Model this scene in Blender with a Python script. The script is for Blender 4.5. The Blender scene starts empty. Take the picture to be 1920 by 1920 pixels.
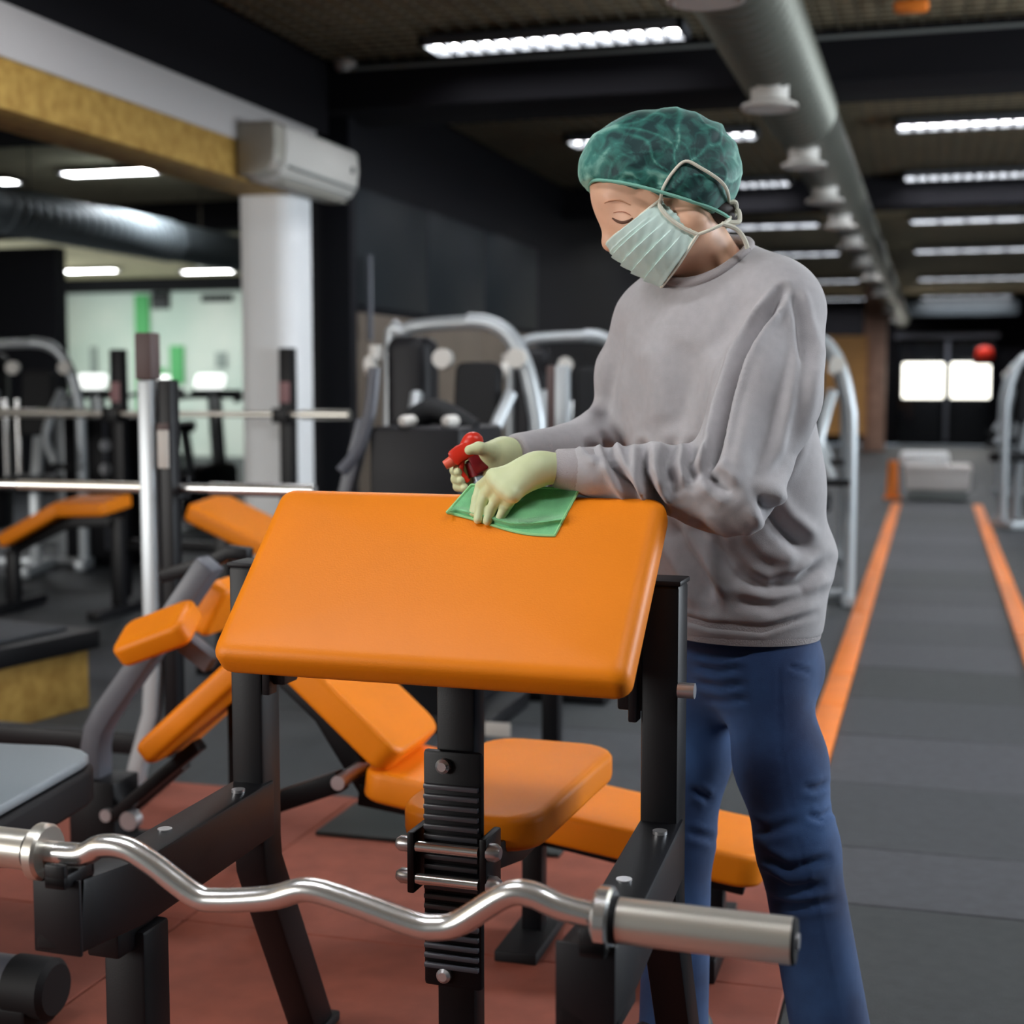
import bpy, bmesh, math, random
import numpy as np
from mathutils import Vector, Matrix
random.seed(7); rng = np.random.RandomState(5)
S = bpy.context.scene
COL = S.collection

# ------------------------------------------------------------------ camera, world, big lights, exposure
FPX = 2700.0; CAMH = 1.18
TH = math.atan(235 / FPX); PH = math.atan(791 / FPX * math.cos(TH))
Fv = np.array([-math.sin(PH) * math.cos(TH), math.cos(PH) * math.cos(TH), -math.sin(TH)])
Rv = np.array([math.cos(PH), math.sin(PH), 0.0]); Uv = np.cross(Rv, Fv)
Cc = np.array([0, 0, CAMH])
cam = bpy.data.cameras.new('camera'); camo = bpy.data.objects.new('camera', cam); COL.objects.link(camo)
cam.sensor_width = 24.0; cam.lens = 24.0 * FPX / 1920; cam.clip_start = 0.05
camo.location = Cc; camo.rotation_euler = (math.pi / 2 - TH, 0, PH)
cam.dof.use_dof = True; cam.dof.focus_distance = 2.15; cam.dof.aperture_fstop = 2.1
S.camera = camo
W = bpy.data.worlds.new('World'); S.world = W; W.use_nodes = True
bg = W.node_tree.nodes['Background']; bg.inputs[0].default_value = (0.75, 0.87, 1.0, 1); bg.inputs[1].default_value = 1.0
S.view_settings.view_transform = 'Standard'; S.view_settings.look = 'None'; S.view_settings.gamma = 1
S.view_settings.exposure = 0.24; S.view_settings.use_curve_mapping = False
try:
    S.cycles.max_bounces = 6; S.cycles.diffuse_bounces = 3; S.cycles.glossy_bounces = 3; S.cycles.transmission_bounces = 2; S.cycles.caustics_reflective = False; S.cycles.caustics_refractive = False
except Exception: pass
LAMP_EMIT = 36.0

def window_light(name, loc, target, sx, sy, power, col):
    l = bpy.data.lights.new(name, 'AREA'); l.shape = 'RECTANGLE'; l.size = sx; l.size_y = sy; l.energy = power; l.color = col
    o = bpy.data.objects.new(name, l); COL.objects.link(o); o.location = loc
    o.rotation_euler = (Vector(target) - Vector(loc)).to_track_quat('-Z', 'Y').to_euler()
    return o
window_light('daylight_window_1', (-6.6, -2.8, 1.75), (-2.8, 2, 1.4), 4.4, 1.8, 270, (1.0, 0.97, 0.93))
window_light('daylight_window_2', (4.9, 6.5, 1.75), (-3, 6.5, 1.6), 6.0, 1.7, 340, (0.86, 0.93, 1.0))
window_light('mural_fill_light', (-14.9, 17, 1.75), (-8, 19, 1.6), 6.0, 1.7, 230, (0.9, 1.0, 0.95))  # unseen window light, added to brighten the left hall's mural

def ray(x, y): return Fv + Rv * (x - 960) / FPX - Uv * (y - 960) / FPX
def at(x, y, d): return Cc + ray(x, y) * d            # point of the place seen at a pixel, d metres deep
def on(x, y, ax, v):
    r = ray(x, y); i = 'xyz'.index(ax); return Cc + r * (v - Cc[i]) / r[i]
def proj(V):
    d = V - Cc; z = d @ Fv
    return 960 + FPX * (d @ Rv) / z, 960 - FPX * (d @ Uv) / z

# ------------------------------------------------------------------ materials
def lin(c):
    return tuple((x / 255 / 12.92 if x / 255 <= .04045 else ((x / 255 + .055) / 1.055) ** 2.4) for x in c) + (1.0,)
MATS = {}
def mat(name, rgb, rough=.5, metal=0.0, var=0.0, scale=20.0, bump=0.0, bscale=60.0, emit=0.0, sheen=0.0, rgb2=None, coat=0.0, stretch=None, spec=.5):
    if name in MATS: return MATS[name]
    m = bpy.data.materials.new(name); m.use_nodes = True; nt = m.node_tree; b = nt.nodes['Principled BSDF']
    b.inputs['Roughness'].default_value = rough; b.inputs['Metallic'].default_value = metal
    b.inputs['Specular IOR Level'].default_value = spec
    c = lin(rgb); b.inputs['Base Color'].default_value = c
    if sheen:
        b.inputs['Sheen Weight'].default_value = sheen; b.inputs['Sheen Roughness'].default_value = .5
    if coat: b.inputs['Coat Weight'].default_value = coat; b.inputs['Coat Roughness'].default_value = .2
    if emit:
        b.inputs['Emission Color'].default_value = c; b.inputs['Emission Strength'].default_value = emit
    tc = None
    def coord():
        t = nt.nodes.new('ShaderNodeTexCoord'); mp = nt.nodes.new('ShaderNodeMapping')
        nt.links.new(t.outputs['Object'], mp.inputs[0])
        if stretch: mp.inputs['Scale'].default_value = stretch
        return mp.outputs[0]
    if var or rgb2:
        tc = coord(); n = nt.nodes.new('ShaderNodeTexNoise'); n.inputs['Scale'].default_value = scale; n.inputs['Detail'].default_value = 5
        nt.links.new(tc, n.inputs['Vector'])
        r = nt.nodes.new('ShaderNodeValToRGB'); r.color_ramp.elements[0].position = .3; r.color_ramp.elements[1].position = .7
        c2 = lin(rgb2) if rgb2 else tuple(min(1, x * (1 + var)) for x in c[:3]) + (1,)
        c1 = c if rgb2 else tuple(x * (1 - var) for x in c[:3]) + (1,)
        r.color_ramp.elements[0].color = c1; r.color_ramp.elements[1].color = c2
        nt.links.new(n.outputs['Fac'], r.inputs[0]); nt.links.new(r.outputs[0], b.inputs['Base Color'])
    if bump:
        tc = tc or coord(); n = nt.nodes.new('ShaderNodeTexNoise'); n.inputs['Scale'].default_value = bscale; n.inputs['Detail'].default_value = 4
        nt.links.new(tc, n.inputs['Vector'])
        bn = nt.nodes.new('ShaderNodeBump'); bn.inputs['Strength'].default_value = bump; bn.inputs['Distance'].default_value = .01
        nt.links.new(n.outputs['Fac'], bn.inputs['Height']); nt.links.new(bn.outputs[0], b.inputs['Normal'])
    MATS[name] = m; return m

M_ORANGE = mat('orange vinyl', (240, 134, 16), .45, spec=.28, var=.05, scale=5, bump=.06, bscale=350)
M_BLACK = mat('black powder coat', (11, 11, 15), .45, bump=.03, bscale=400, spec=.28)
M_GREYTUBE = mat('grey powder coat', (88, 90, 98), .4)
M_CHROME = mat('chrome', (232, 232, 230), .24, metal=.9)
M_STEEL = mat('brushed steel', (226, 222, 212), .3, metal=.8)
M_SILVER = mat('silver paint', (176, 182, 186), .35, metal=.35)
M_BOLT = mat('zinc bolt', (205, 205, 208), .3, metal=.8)
M_RUBBER = mat('black rubber', (18, 19, 22), .65, spec=.3)
M_PLASTIC = mat('black plastic', (17, 17, 22), .5, spec=.3)
M_TERRA = mat('terracotta rubber', (142, 74, 56), .75, var=.14, scale=14, bump=.25, bscale=500)
M_TERRA2 = mat('terracotta rubber b', (134, 69, 53), .75, var=.14, scale=11, bump=.25, bscale=500)
M_LANE = [mat('lane rubber %d' % i, c, .62, var=.16, scale=26, bump=.2, bscale=350) for i, c in enumerate([(58, 61, 66), (67, 69, 75), (50, 54, 57)])]
M_FLOOR = mat('dark rubber floor', (58, 61, 65), .6, var=.15, scale=18, bump=.2, bscale=300)
M_TAPE = mat('orange tape', (240, 130, 40), .5, var=.06, scale=9)
M_CEIL = mat('olive ceiling', (196, 182, 150), .9, var=.16, scale=5)
M_WIRE = mat('dark wire', (78, 72, 58), .6)
M_BEAM = mat('black beam', (15, 14, 19), .8, spec=.2)
M_BWALL = mat('black wall', (18, 19, 25), .6, spec=.3)
M_SLATE = mat('slate panel', (27, 34, 39), .5)
M_TAN = mat('reflected tan', (116, 104, 92), .5, var=.12, scale=2)
M_WHITEW = mat('white paint', (236, 238, 239), .7, var=.02, scale=3)
M_BEAMW = mat('beam white', (190, 186, 184), .7)
M_OSB = mat('osb', (150, 112, 44), .75, rgb2=(186, 150, 74), scale=16, bump=.2, bscale=60)
M_GREYW = mat('grey wall', (120, 124, 122), .8)
M_ACW = mat('ac plastic', (205, 203, 196), .45)
M_ACG = mat('ac plastic grey', (165, 162, 150), .5)
M_GREYPAD = mat('grey vinyl', (128, 138, 144), .4, bump=.05, bscale=300)
M_LAMP = mat('lamp diffuser', (250, 252, 255), .5, emit=LAMP_EMIT)
M_LAMPB = mat('lamp housing', (66, 68, 72), .5)
M_LOUV = mat('lamp louvre', (70, 72, 78), .5)
M_DUCT = mat('galvanised duct', (104, 106, 98), .45, metal=.55, var=.12, scale=6)
M_NOZZ = mat('nozzle white', (205, 202, 196), .5)
M_WOOD = mat('brown post', (190, 150, 130), .6, var=.15, scale=6)
M_OSBF = mat('orange wood', (208, 152, 88), .6, var=.12, scale=4)
M_GLASSDK = mat('dark glass', (26, 28, 32), .12)
M_WINLIT = mat('lit window', (255, 252, 238), .5, emit=3.0)
M_RED = mat('red plastic', (214, 48, 28), .35)
M_RED_SHADE = mat('shaded red plastic', (120, 22, 30), .3)  # same red plastic with the trigger's shade put into the colour
M_WHITEB = mat('white box', (214, 208, 204), .5)
M_GREEN = mat('green print', (90, 180, 110), .7)
M_CONSOLE_GLOW = mat('console glow', (245, 250, 246), .3, emit=1.3)  # glow stands in for lamps reflected in the bike consoles
M_LABEL = mat('white sticker', (200, 196, 190), .6)

# ------------------------------------------------------------------ mesh helpers
class MB:
    def __init__(s): s.v = []; s.f = []; s.T = None
    def add(s, vs, fs):
        o = len(s.v); s.v += [tuple(map(float, v)) for v in vs]; s.f += [tuple(i + o for i in f) for f in fs]; return s
    def box(s, c, size, rot=None):
        hx, hy, hz = (k / 2 for k in size)
        vs = [Vector((x, y, z)) for x in (-hx, hx) for y in (-hy, hy) for z in (-hz, hz)]
        if rot is not None: vs = [rot @ v for v in vs]
        vs = [v + Vector(c) for v in vs]
        return s.add(vs, [(0, 1, 3, 2), (4, 6, 7, 5), (0, 4, 5, 1), (2, 3, 7, 6), (0, 2, 6, 4), (1, 5, 7, 3)])
    def bx(s, x0, x1, y0, y1, z0, z1): return s.box(((x0 + x1) / 2, (y0 + y1) / 2, (z0 + z1) / 2), (x1 - x0, y1 - y0, z1 - z0))
    def beam(s, p, q, w, h, up=(0, 0, 1)):
        p = Vector(p); q = Vector(q); d = (q - p); L = d.length; d.normalize()
        side = d.cross(Vector(up))
        if side.length < 1e-4: side = d.cross(Vector((0, 1, 0)))
        side.normalize(); u = side.cross(d)
        R = Matrix((side, d, u)).transposed()
        return s.box((p + q) / 2, (w, L, h), R)
    def path(s, pts, w, h, up=(0, 0, 1)):
        pts = [Vector(p) for p in pts]; up = Vector(up); n = len(pts); vs = []; fs = []
        for i in range(n):
            d = (pts[min(i + 1, n - 1)] - pts[max(i - 1, 0)]).normalized()
            sd = d.cross(up)
            if sd.length < 1e-3: sd = Vector((1, 0, 0))
            sd.normalize(); u = sd.cross(d)
            for a, b in ((-1, -1), (1, -1), (1, 1), (-1, 1)): vs.append(pts[i] + sd * a * w / 2 + u * b * h / 2)
        for i in range(n - 1):
            for k in range(4): fs.append((i * 4 + k, i * 4 + (k + 1) % 4, i * 4 + 4 + (k + 1) % 4, i * 4 + 4 + k))
        fs += [(3, 2, 1, 0), tuple(range(4 * n - 4, 4 * n))]
        return s.add(vs, fs)
    def tube(s, pts, r, seg=12, smooth=0):
        pts = [Vector(p) for p in pts]; rr = r if isinstance(r, (list, tuple)) else [r] * len(pts)
        if smooth:
            np_, nr = [], []
            P = [pts[0]] + pts + [pts[-1]]; Q = [rr[0]] + list(rr) + [rr[-1]]
            for i in range(len(pts) - 1):
                for k in range(smooth):
                    t = k / smooth; a, b, c, d = P[i:i + 4]
                    np_.append(.5 * ((2 * b) + (c - a) * t + (2 * a - 5 * b + 4 * c - d) * t * t + (3 * b - a - 3 * c + d) * t ** 3))
                    nr.append(rr[i] * (1 - t) + rr[i + 1] * t)
            pts = np_ + [pts[-1]]; rr = nr + [rr[-1]]
        n = len(pts); vs = []; fs = []
        d0 = (pts[1] - pts[0]).normalized(); ref = Vector((0, 0, 1)) if abs(d0.z) < .9 else Vector((1, 0, 0))
        nn = (ref - d0 * ref.dot(d0)).normalized()
        for i in range(n):
            d = (pts[min(i + 1, n - 1)] - pts[max(i - 1, 0)]).normalized()
            nn = (nn - d * nn.dot(d)).normalized(); bn = d.cross(nn)
            for k in range(seg):
                a = 2 * math.pi * k / seg; vs.append(pts[i] + (nn * math.cos(a) + bn * math.sin(a)) * rr[i])
        for i in range(n - 1):
            for k in range(seg): fs.append((i * seg + k, i * seg + (k + 1) % seg, (i + 1) * seg + (k + 1) % seg, (i + 1) * seg + k))
        fs += [tuple(range(seg - 1, -1, -1)), tuple(range((n - 1) * seg, n * seg))]
        return s.add(vs, fs)
    def cyl(s, p, q, r, seg=16, r2=None): return s.tube([p, q], [r, r if r2 is None else r2], seg)
    def grid(s, P):
        n, m = P.shape[:2]
        return s.add(P.reshape(-1, 3), [(i * m + j, i * m + j + 1, (i + 1) * m + j + 1, (i + 1) * m + j) for i in range(n - 1) for j in range(m - 1)])
    def obj(s, name, m, parent=None, bevel=0.0, smooth=False, segs=2):
        me = bpy.data.meshes.new(name)
        vs = [s.T @ Vector(v) for v in s.v] if s.T is not None else s.v
        me.from_pydata(vs, [], s.f)
        bm = bmesh.new(); bm.from_mesh(me)
        bmesh.ops.recalc_face_normals(bm, faces=bm.faces)
        if bevel:
            es = [e for e in bm.edges if len(e.link_faces) == 2 and e.calc_face_angle(0) > .6]
            bmesh.ops.bevel(bm, geom=es, offset=bevel, segments=segs, profile=.5, affect='EDGES', clamp_overlap=True)
        bm.to_mesh(me); bm.free()
        return link(name, me, m, parent, smooth or bevel > 0)

def link(name, me, m, parent=None, smooth=False):
    if m is not None: me.materials.append(m)
    if smooth:
        me.polygons.foreach_set('use_smooth', [True] * len(me.polygons))
        try: me.set_sharp_from_angle(angle=math.radians(38))
        except Exception: pass
    o = bpy.data.objects.new(name, me); COL.objects.link(o)
    if parent is not None:
        o.parent = parent
        if parent.type == 'EMPTY': o.matrix_parent_inverse = Matrix.Translation(parent.location).inverted()
    return o
def tag(o, label, cat, group=None):
    o['label'] = label; o['category'] = cat
    if group: o['group'] = group
    return o
def thing(name, label, cat, loc, group=None):
    o = bpy.data.objects.new(name, None); o.empty_display_size = .1; COL.objects.link(o); o.location = loc
    return tag(o, label, cat, group)
def struct(o):
    o['kind'] = 'structure'; return o
def copy_tree(o, loc, label, rotz=0.0, parent=None):
    c = o.copy(); COL.objects.link(c); c.parent = parent
    if parent is None:
        c.location = loc; c.rotation_euler = (0, 0, rotz); c['label'] = label
    for ch in o.children: copy_tree(ch, None, None, 0, c)
    return c
V = lambda *a: np.array(a, float)

# ------------------------------------------------------------------ implicit surfaces for soft bodies
def surface_nets(D, org, h):
    s = D < 0
    n = [k - 1 for k in D.shape]
    cnt = np.zeros(n); acc = np.zeros(n + [3])
    def corner(A, o): return A[o[0]:o[0] + n[0], o[1]:o[1] + n[1], o[2]:o[2] + n[2]]
    offs = [(i, j, k) for i in (0, 1) for j in (0, 1) for k in (0, 1)]
    for a in offs:
        for ax in range(3):
            if a[ax]: continue
            b = list(a); b[ax] = 1
            da, db = corner(D, a), corner(D, b)
            m = (da < 0) != (db < 0)
            t = np.where(m, da / np.where(m, da - db, 1), 0)
            cnt += m
            for c in range(3):
                acc[..., c] += m * (a[c] + (t if c == ax else 0))
    act = cnt > 0
    idx = -np.ones(n, int); idx[act] = np.arange(act.sum())
    I = np.argwhere(act)
    Vv = (I + acc[act] / cnt[act][:, None]) * h + org
    faces = []
    for ax in range(3):
        u, v = (ax + 1) % 3, (ax + 2) % 3
        sl0 = [slice(1, -1)] * 3; sl1 = [slice(1, -1)] * 3
        sl0[ax] = slice(0, -1); sl1[ax] = slice(1, None)
        a, b = s[tuple(sl0)], s[tuple(sl1)]
        for flip, m in ((False, a & ~b), (True, ~a & b)):
            e = np.argwhere(m); off = np.ones(3, int); off[ax] = 0; e = e + off
            du = np.zeros(3, int); du[u] = 1; dv = np.zeros(3, int); dv[v] = 1
            q = np.stack([idx[tuple((e - du - dv).T)], idx[tuple((e - dv).T)], idx[tuple(e.T)], idx[tuple((e - du).T)]], 1)
            faces.append(q[:, ::-1] if flip else q)
    return Vv, np.concatenate(faces)
def sd_cone(P, a, b, ra, rb):
    a = np.asarray(a, float); b = np.asarray(b, float); ba = b - a
    t = np.clip(((P - a) @ ba) / max(ba @ ba, 1e-9), 0, 1)
    return np.linalg.norm(P - a - t[..., None] * ba, axis=-1) - (ra + (rb - ra) * t)
def sd_ell(P, c, r, B=None):
    q = P - np.asarray(c, float)
    if B is not None: q = q @ np.asarray(B, float).T
    r = np.asarray(r, float)
    k0 = np.linalg.norm(q / r, axis=-1); k1 = np.linalg.norm(q / (r * r), axis=-1)
    return k0 * (k0 - 1) / np.maximum(k1, 1e-6)
def smin(a, b, k):
    h = np.maximum(k - np.abs(a - b), 0) / k
    return np.minimum(a, b) - h * h * k * .25
def prim_box(p):
    if p[0] == 'g':
        bs = [prim_box(q) for q in p[1]]; return np.min([b[0] for b in bs], 0), np.max([b[1] for b in bs], 0)
    pts = [(p[1], p[3]), (p[2], p[4])] if p[0] == 'c' else [(p[1], max(p[2]))]
    return np.min([np.asarray(c) - r for c, r in pts], 0), np.max([np.asarray(c) + r for c, r in pts], 0)
def eval_prims(prims, k, ax, h):
    D = np.full([len(a) for a in ax], .2)
    for p in prims:
        kk = (p[5] if p[0] == 'c' and len(p) > 5 and p[5] is not None else p[4] if p[0] == 'e' and len(p) > 4 and p[4] is not None else p[3] if p[0] == 'g' else k)
        lo, hi = prim_box(p); mg = kk + 4 * h
        sl = tuple(slice(max(0, np.searchsorted(ax[i], lo[i] - mg) - 1), np.searchsorted(ax[i], hi[i] + mg) + 1) for i in range(3))
        sub = [ax[i][sl[i]] for i in range(3)]
        if p[0] == 'g':                                   # group with its own cutting planes
            d = eval_prims(p[1], k, sub, h); P = np.stack(np.meshgrid(*sub, indexing='ij'), -1)
            for pt, nrm in p[2]:
                nrm = np.asarray(nrm, float); nrm = nrm / np.linalg.norm(nrm); d = np.maximum(d, (P - np.asarray(pt)) @ nrm)
        else:
            P = np.stack(np.meshgrid(*sub, indexing='ij'), -1)
            d = sd_cone(P, *p[1:5]) if p[0] == 'c' else sd_ell(P, *p[1:4])
        D[sl] = smin(D[sl], d, kk)
    return D
def sdf_mesh(prims, k, h, pad=.03, cuts=(), smooth=2, extra=None):
    bs = [prim_box(p) for p in prims]
    lo = np.min([b[0] for b in bs], 0) - pad; hi = np.max([b[1] for b in bs], 0) + pad
    ax = [np.arange(lo[i], hi[i] + h, h) for i in range(3)]
    D = eval_prims(prims, k, ax, h)
    if extra is not None or cuts:
        P = np.stack(np.meshgrid(*ax, indexing='ij'), -1)
        if extra is not None: D = extra(P, D)
        for pt, nrm in cuts:
            nrm = np.asarray(nrm, float); nrm = nrm / np.linalg.norm(nrm)
            D = np.maximum(D, (P - np.asarray(pt)) @ nrm)
    vs, fs = surface_nets(D, lo, h)
    return relax(vs, fs, smooth), fs
def relax(vs, fs, it):
    n = len(vs); e = np.concatenate([fs[:, [0, 1]], fs[:, [1, 2]], fs[:, [2, 3]], fs[:, [3, 0]]])
    e = np.concatenate([e, e[:, ::-1]])
    c = np.bincount(e[:, 0], minlength=n)[:, None]
    for _ in range(it):
        a = np.stack([np.bincount(e[:, 0], vs[e[:, 1], i], minlength=n) for i in range(3)], 1) / np.maximum(c, 1)
        vs = vs * .5 + a * .5
    return vs
def normals(vs, fs):
    nn = np.cross(vs[fs[:, 2]] - vs[fs[:, 0]], vs[fs[:, 3]] - vs[fs[:, 1]])
    N = np.zeros_like(vs)
    for k in range(4): np.add.at(N, fs[:, k], nn)
    return N / np.maximum(np.linalg.norm(N, axis=1, keepdims=True), 1e-9)
def crease(vs, fs, lines):
    """folds pressed into cloth: polyline seen from the photographer's side, half width in px, depth in m (negative = raised)"""
    N = normals(vs, fs); X, Y = proj(vs); P2 = np.stack([X, Y], 1)
    face = np.clip(-(N @ Fv) * 3 + .3, 0, 1)
    disp = np.zeros(len(vs))
    for pts, w, dep in lines:
        pts = np.asarray(pts, float); L = np.linalg.norm(np.diff(pts, axis=0), axis=1).sum(); run = 0
        best = np.full(len(vs), 1e9); tt = np.zeros(len(vs))
        for a, b in zip(pts[:-1], pts[1:]):
            ba = b - a; t = np.clip((P2 - a) @ ba / max(ba @ ba, 1e-9), 0, 1); l = np.linalg.norm(ba)
            d = np.linalg.norm(P2 - a - t[:, None] * ba, axis=1); m = d < best
            best[m] = d[m]; tt[m] = (run + t[m] * l) / L; run += l
        end = np.clip(np.minimum(tt, 1 - tt) * 5 + .25, 0, 1)
        disp -= dep * end * (np.exp(-(best / w) ** 2) - .45 * np.exp(-((best - 2 * w) / (w)) ** 2))
    return vs + N * (disp * face)[:, None]
def soft(name, vs, fs, m, parent):
    me = bpy.data.meshes.new(name); me.from_pydata(vs.tolist(), [], fs.tolist())
    o = link(name, me, m, parent, False)
    me.polygons.foreach_set('use_smooth', [True] * len(me.polygons)); return o

# ================================================================== THE ROOM
XW = -3.3; ZC = 3.0
floor = struct(MB().bx(-15, 5, -3, 30.5, -.1, -.012).obj('floor', M_FLOOR))
# terracotta rubber tiles round the benches, one by one
k = 0
ys = [-.22, .78, 1.78, 2.78, 3.78]; xs = [-5.57, -4.57, -3.57, -2.57, -1.57, -.57, -.25]
for a, b in zip(ys[:-1], ys[1:]):
    for c, d in zip(xs[:-1], xs[1:]):
        MB().bx(c + .002, d - .002, a + .002, b - .002, -.012, 0).obj('terracotta_tile', (M_TERRA, M_TERRA2)[k % 2], floor, bevel=.003, segs=1); k += 1
# dark rubber mats beside and beyond them
lane_y = [-.22, .78, 1.9, 2.6, 3.30, 3.72, 4.34, 4.96, 5.58, 6.2, 6.82, 7.44, 8.1, 8.8, 9.6, 10.4, 11.2, 12.0, 12.9, 13.9, 15.0]
for i, (a, b) in enumerate(zip(lane_y[:-1], lane_y[1:])):
    x0, x1 = (-.25, 1.6) if b < 3.8 else (-.29, .40)
    MB().bx(x0 + .002, x1 - .002, a + .002, b - .002, -.012, random.uniform(-.001, .0005)).obj('rubber_mat', M_LANE[(0, 1, 0, 2, 1)[i % 5]], floor, bevel=.003, segs=1)
for x0, x1, y0, y1 in [(.49, 1.6, a, a + 1.24) for a in np.arange(3.72, 14, 1.24)] + [(x, x + 1, y, y + 1) for x in (-4.57, -3.57, -2.57, -1.57) for y in (3.78, 4.78, 5.78)] + [(-.57, -.38, y, y + 1.24) for y in np.arange(3.78, 14, 1.24)]:
    MB().bx(x0 + .002, x1 - .002, y0 + .002, y1 - .002, -.012, 0).obj('rubber_mat', M_LANE[random.choice((0, 2, 2))], floor, bevel=.003, segs=1)

ceiling = struct(MB().bx(-15, 5, -3, 30.5, ZC, ZC + .1).obj('ceiling', M_CEIL))
g = MB()
for x in np.arange(-3.2, 2.2, .1): g.bx(x - .004, x + .004, 1, 13, ZC - .03, ZC - .022)
for y in np.arange(1, 13, .1): g.bx(-3.28, 2.2, y - .004, y + .004, ZC - .022, ZC - .014)
gm = g.obj('wire_mesh', M_WIRE, ceiling); gm['kind'] = 'stuff'
struct(MB().bx(-15, 5, 7.62, 8.2, 2.72, ZC).obj('trim_1', M_BEAM, bevel=.01))
struct(MB().bx(-15, 5, 12.95, 13.3, 2.72, ZC).obj('trim_2', M_BEAM, bevel=.01))
struct(MB().bx(-15, 5, 2.2, 2.8, 2.72, ZC).obj('trim_3', M_BEAM, bevel=.01))
# thin light strip running along the first beam's near face
struct(MB().bx(-3.2, 5, 7.6, 7.62, 2.93, 2.945).obj('trim_4', M_GREYW))

# line of the left-hand wall: header, white beam, chipboard band, then the black wall
struct(MB().bx(-3.62, XW, -3, 7.62, 2.585, ZC).obj('trim_5', M_BEAM))
struct(MB().bx(-3.62, XW, -3, 7.46, 2.385, 2.585).obj('trim_6', M_BEAMW, bevel=.006))
struct(MB().bx(-3.60, XW - .01, -3, 7.12, 2.2, 2.385).obj('trim_7', M_OSB, bevel=.004))
col = struct(MB().bx(-3.64, XW, 7.12, 7.46, 0, 2.385).obj('column', M_WHITEW, bevel=.11, segs=6))
wl = struct(MB().bx(-3.6, XW, 7.9, 30.5, 0, ZC).obj('wall_left', M_BWALL))
for y0, y1 in ((7.95, 9.2), (9.21, 10.5), (10.51, 12)):
    MB().bx(XW, XW + .025, y0, y1, 1.66, 2.35).obj('slate_panel', M_SLATE, wl, bevel=.006)
    MB().bx(XW, XW + .015, y0, y1, .35, 1.62).obj('mirror_panel', M_TAN, wl, bevel=.004)  # tan colour stands in for the room reflected in a wall mirror
struct(MB().bx(XW - .3, XW + .05, 7.8, 7.9, 0, ZC).obj('trim_8', M_BWALL))
struct(MB().cyl((XW + .09, 8.0, 1.45), (XW + .09, 8.0, 1.95), .018).obj('trim_9', M_GREYTUBE, smooth=True))
struct(MB().bx(5, 5.1, -3, 3.4, 0, ZC).bx(5, 5.1, 9.6, 30.5, 0, ZC).bx(5, 5.1, 3.4, 9.6, 0, .8).bx(5, 5.1, 3.4, 9.6, 2.7, ZC).obj('wall_right', M_BWALL))
struct(MB().bx(5, 5.08, 3.4, 3.47, .8, 2.7).bx(5, 5.08, 9.53, 9.6, .8, 2.7).bx(5, 5.08, 6.47, 6.53, .8, 2.7).bx(5, 5.08, 3.4, 9.6, .8, .87).bx(5, 5.08, 3.4, 9.6, 2.63, 2.7).obj('window_2', M_WHITEW))
struct(MB().bx(-15.1, -15, -3, 13.8, 0, ZC).bx(-15.1, -15, 20.2, 30.5, 0, ZC).bx(-15.1, -15, 13.8, 20.2, 0, .8).bx(-15.1, -15, 13.8, 20.2, 2.7, ZC).obj('wall_far_left', M_GREYW))
struct(MB().bx(-15.08, -15, 13.8, 13.87, .8, 2.7).bx(-15.08, -15, 20.13, 20.2, .8, 2.7).bx(-15.08, -15, 16.97, 17.03, .8, 2.7).bx(-15.08, -15, 13.8, 20.2, .8, .87).bx(-15.08, -15, 13.8, 20.2, 2.63, 2.7).obj('added_window_3', M_WHITEW))  # unseen window frame added round the mural's fill light
wb = struct(MB().bx(-3.6, 5, 30.4, 30.5, 0, ZC).obj('wall_back', M_BEAM))
# rear wall with the daylight window openings (behind the photographer)
struct(MB().bx(-15, -8.9, -3.1, -3, 0, ZC).bx(-4.3, 5, -3.1, -3, 0, ZC).bx(-8.9, -4.3, -3.1, -3, 0, .8).bx(-8.9, -4.3, -3.1, -3, 2.7, ZC).obj('wall_front', M_GREYW))
w1 = struct(MB().bx(-8.9, -8.83, -3.08, -3.0, .8, 2.7).bx(-4.37, -4.3, -3.08, -3.0, .8, 2.7).bx(-8.9, -4.3, -3.08, -3.0, .8, .87).bx(-8.9, -4.3, -3.08, -3.0, 2.63, 2.7).bx(-6.63, -6.57, -3.08, -3.0, .8, 2.7).obj('window_1', M_WHITEW))

# far end: glazed double door with two lit panes, wooden post and panel
door = thing('door_1', 'dark glazed double door with two bright panes at the far end of the hall', 'door', (.85, 30.3, 0)); struct(door)
xa, xb, xm = on(1685, 720, 'y', 30.3)[0], on(1862, 720, 'y', 30.3)[0], on(1775, 720, 'y', 30.3)[0]
for p, q in ((xa, xm), (xm, xb)):
    lf = MB().bx(p, q, 30.28, 30.36, 0, 2.15).obj('door_leaf', M_GLASSDK, door, bevel=.01)
    MB().bx(p + .08, q - .06, 30.24, 30.28, on(0, 741, 'y', 30.3)[2] - .02, on(0, 690, 'y', 30.3)[2] + .02).obj('pane', M_WINLIT, lf, bevel=.015)
MB().bx(xm - .04, xm + .04, 30.2, 30.28, .1, 2.1).obj('door_frame', M_GREYTUBE, door)
MB().bx(xa - .1, xb + .1, 30.2, 30.36, 2.15, 2.25).obj('lintel', M_GREYTUBE, door)
struct(MB().bx(*[on(x, 600, 'y', 29.9)[0] for x in (1690, 1910)], 29.85, 30.4, 2.58, 2.85).obj('trim_10', M_SLATE))
p0 = on(1637, 845, 'z', 0)
struct(MB().bx(p0[0] - .2, p0[0] + .2, p0[1] - .2, p0[1] + .2, 0, ZC).obj('column_brown', M_WOOD, bevel=.02))
xo = [on(x, 700, 'y', 27)[0] for x in (1500, 1625)]
struct(MB().bx(xo[0], xo[1], 27, 27.1, .3, 2.1).obj('wall_osb', M_OSBF))
p = on(1846, 665, 'y', 29.9)
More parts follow.
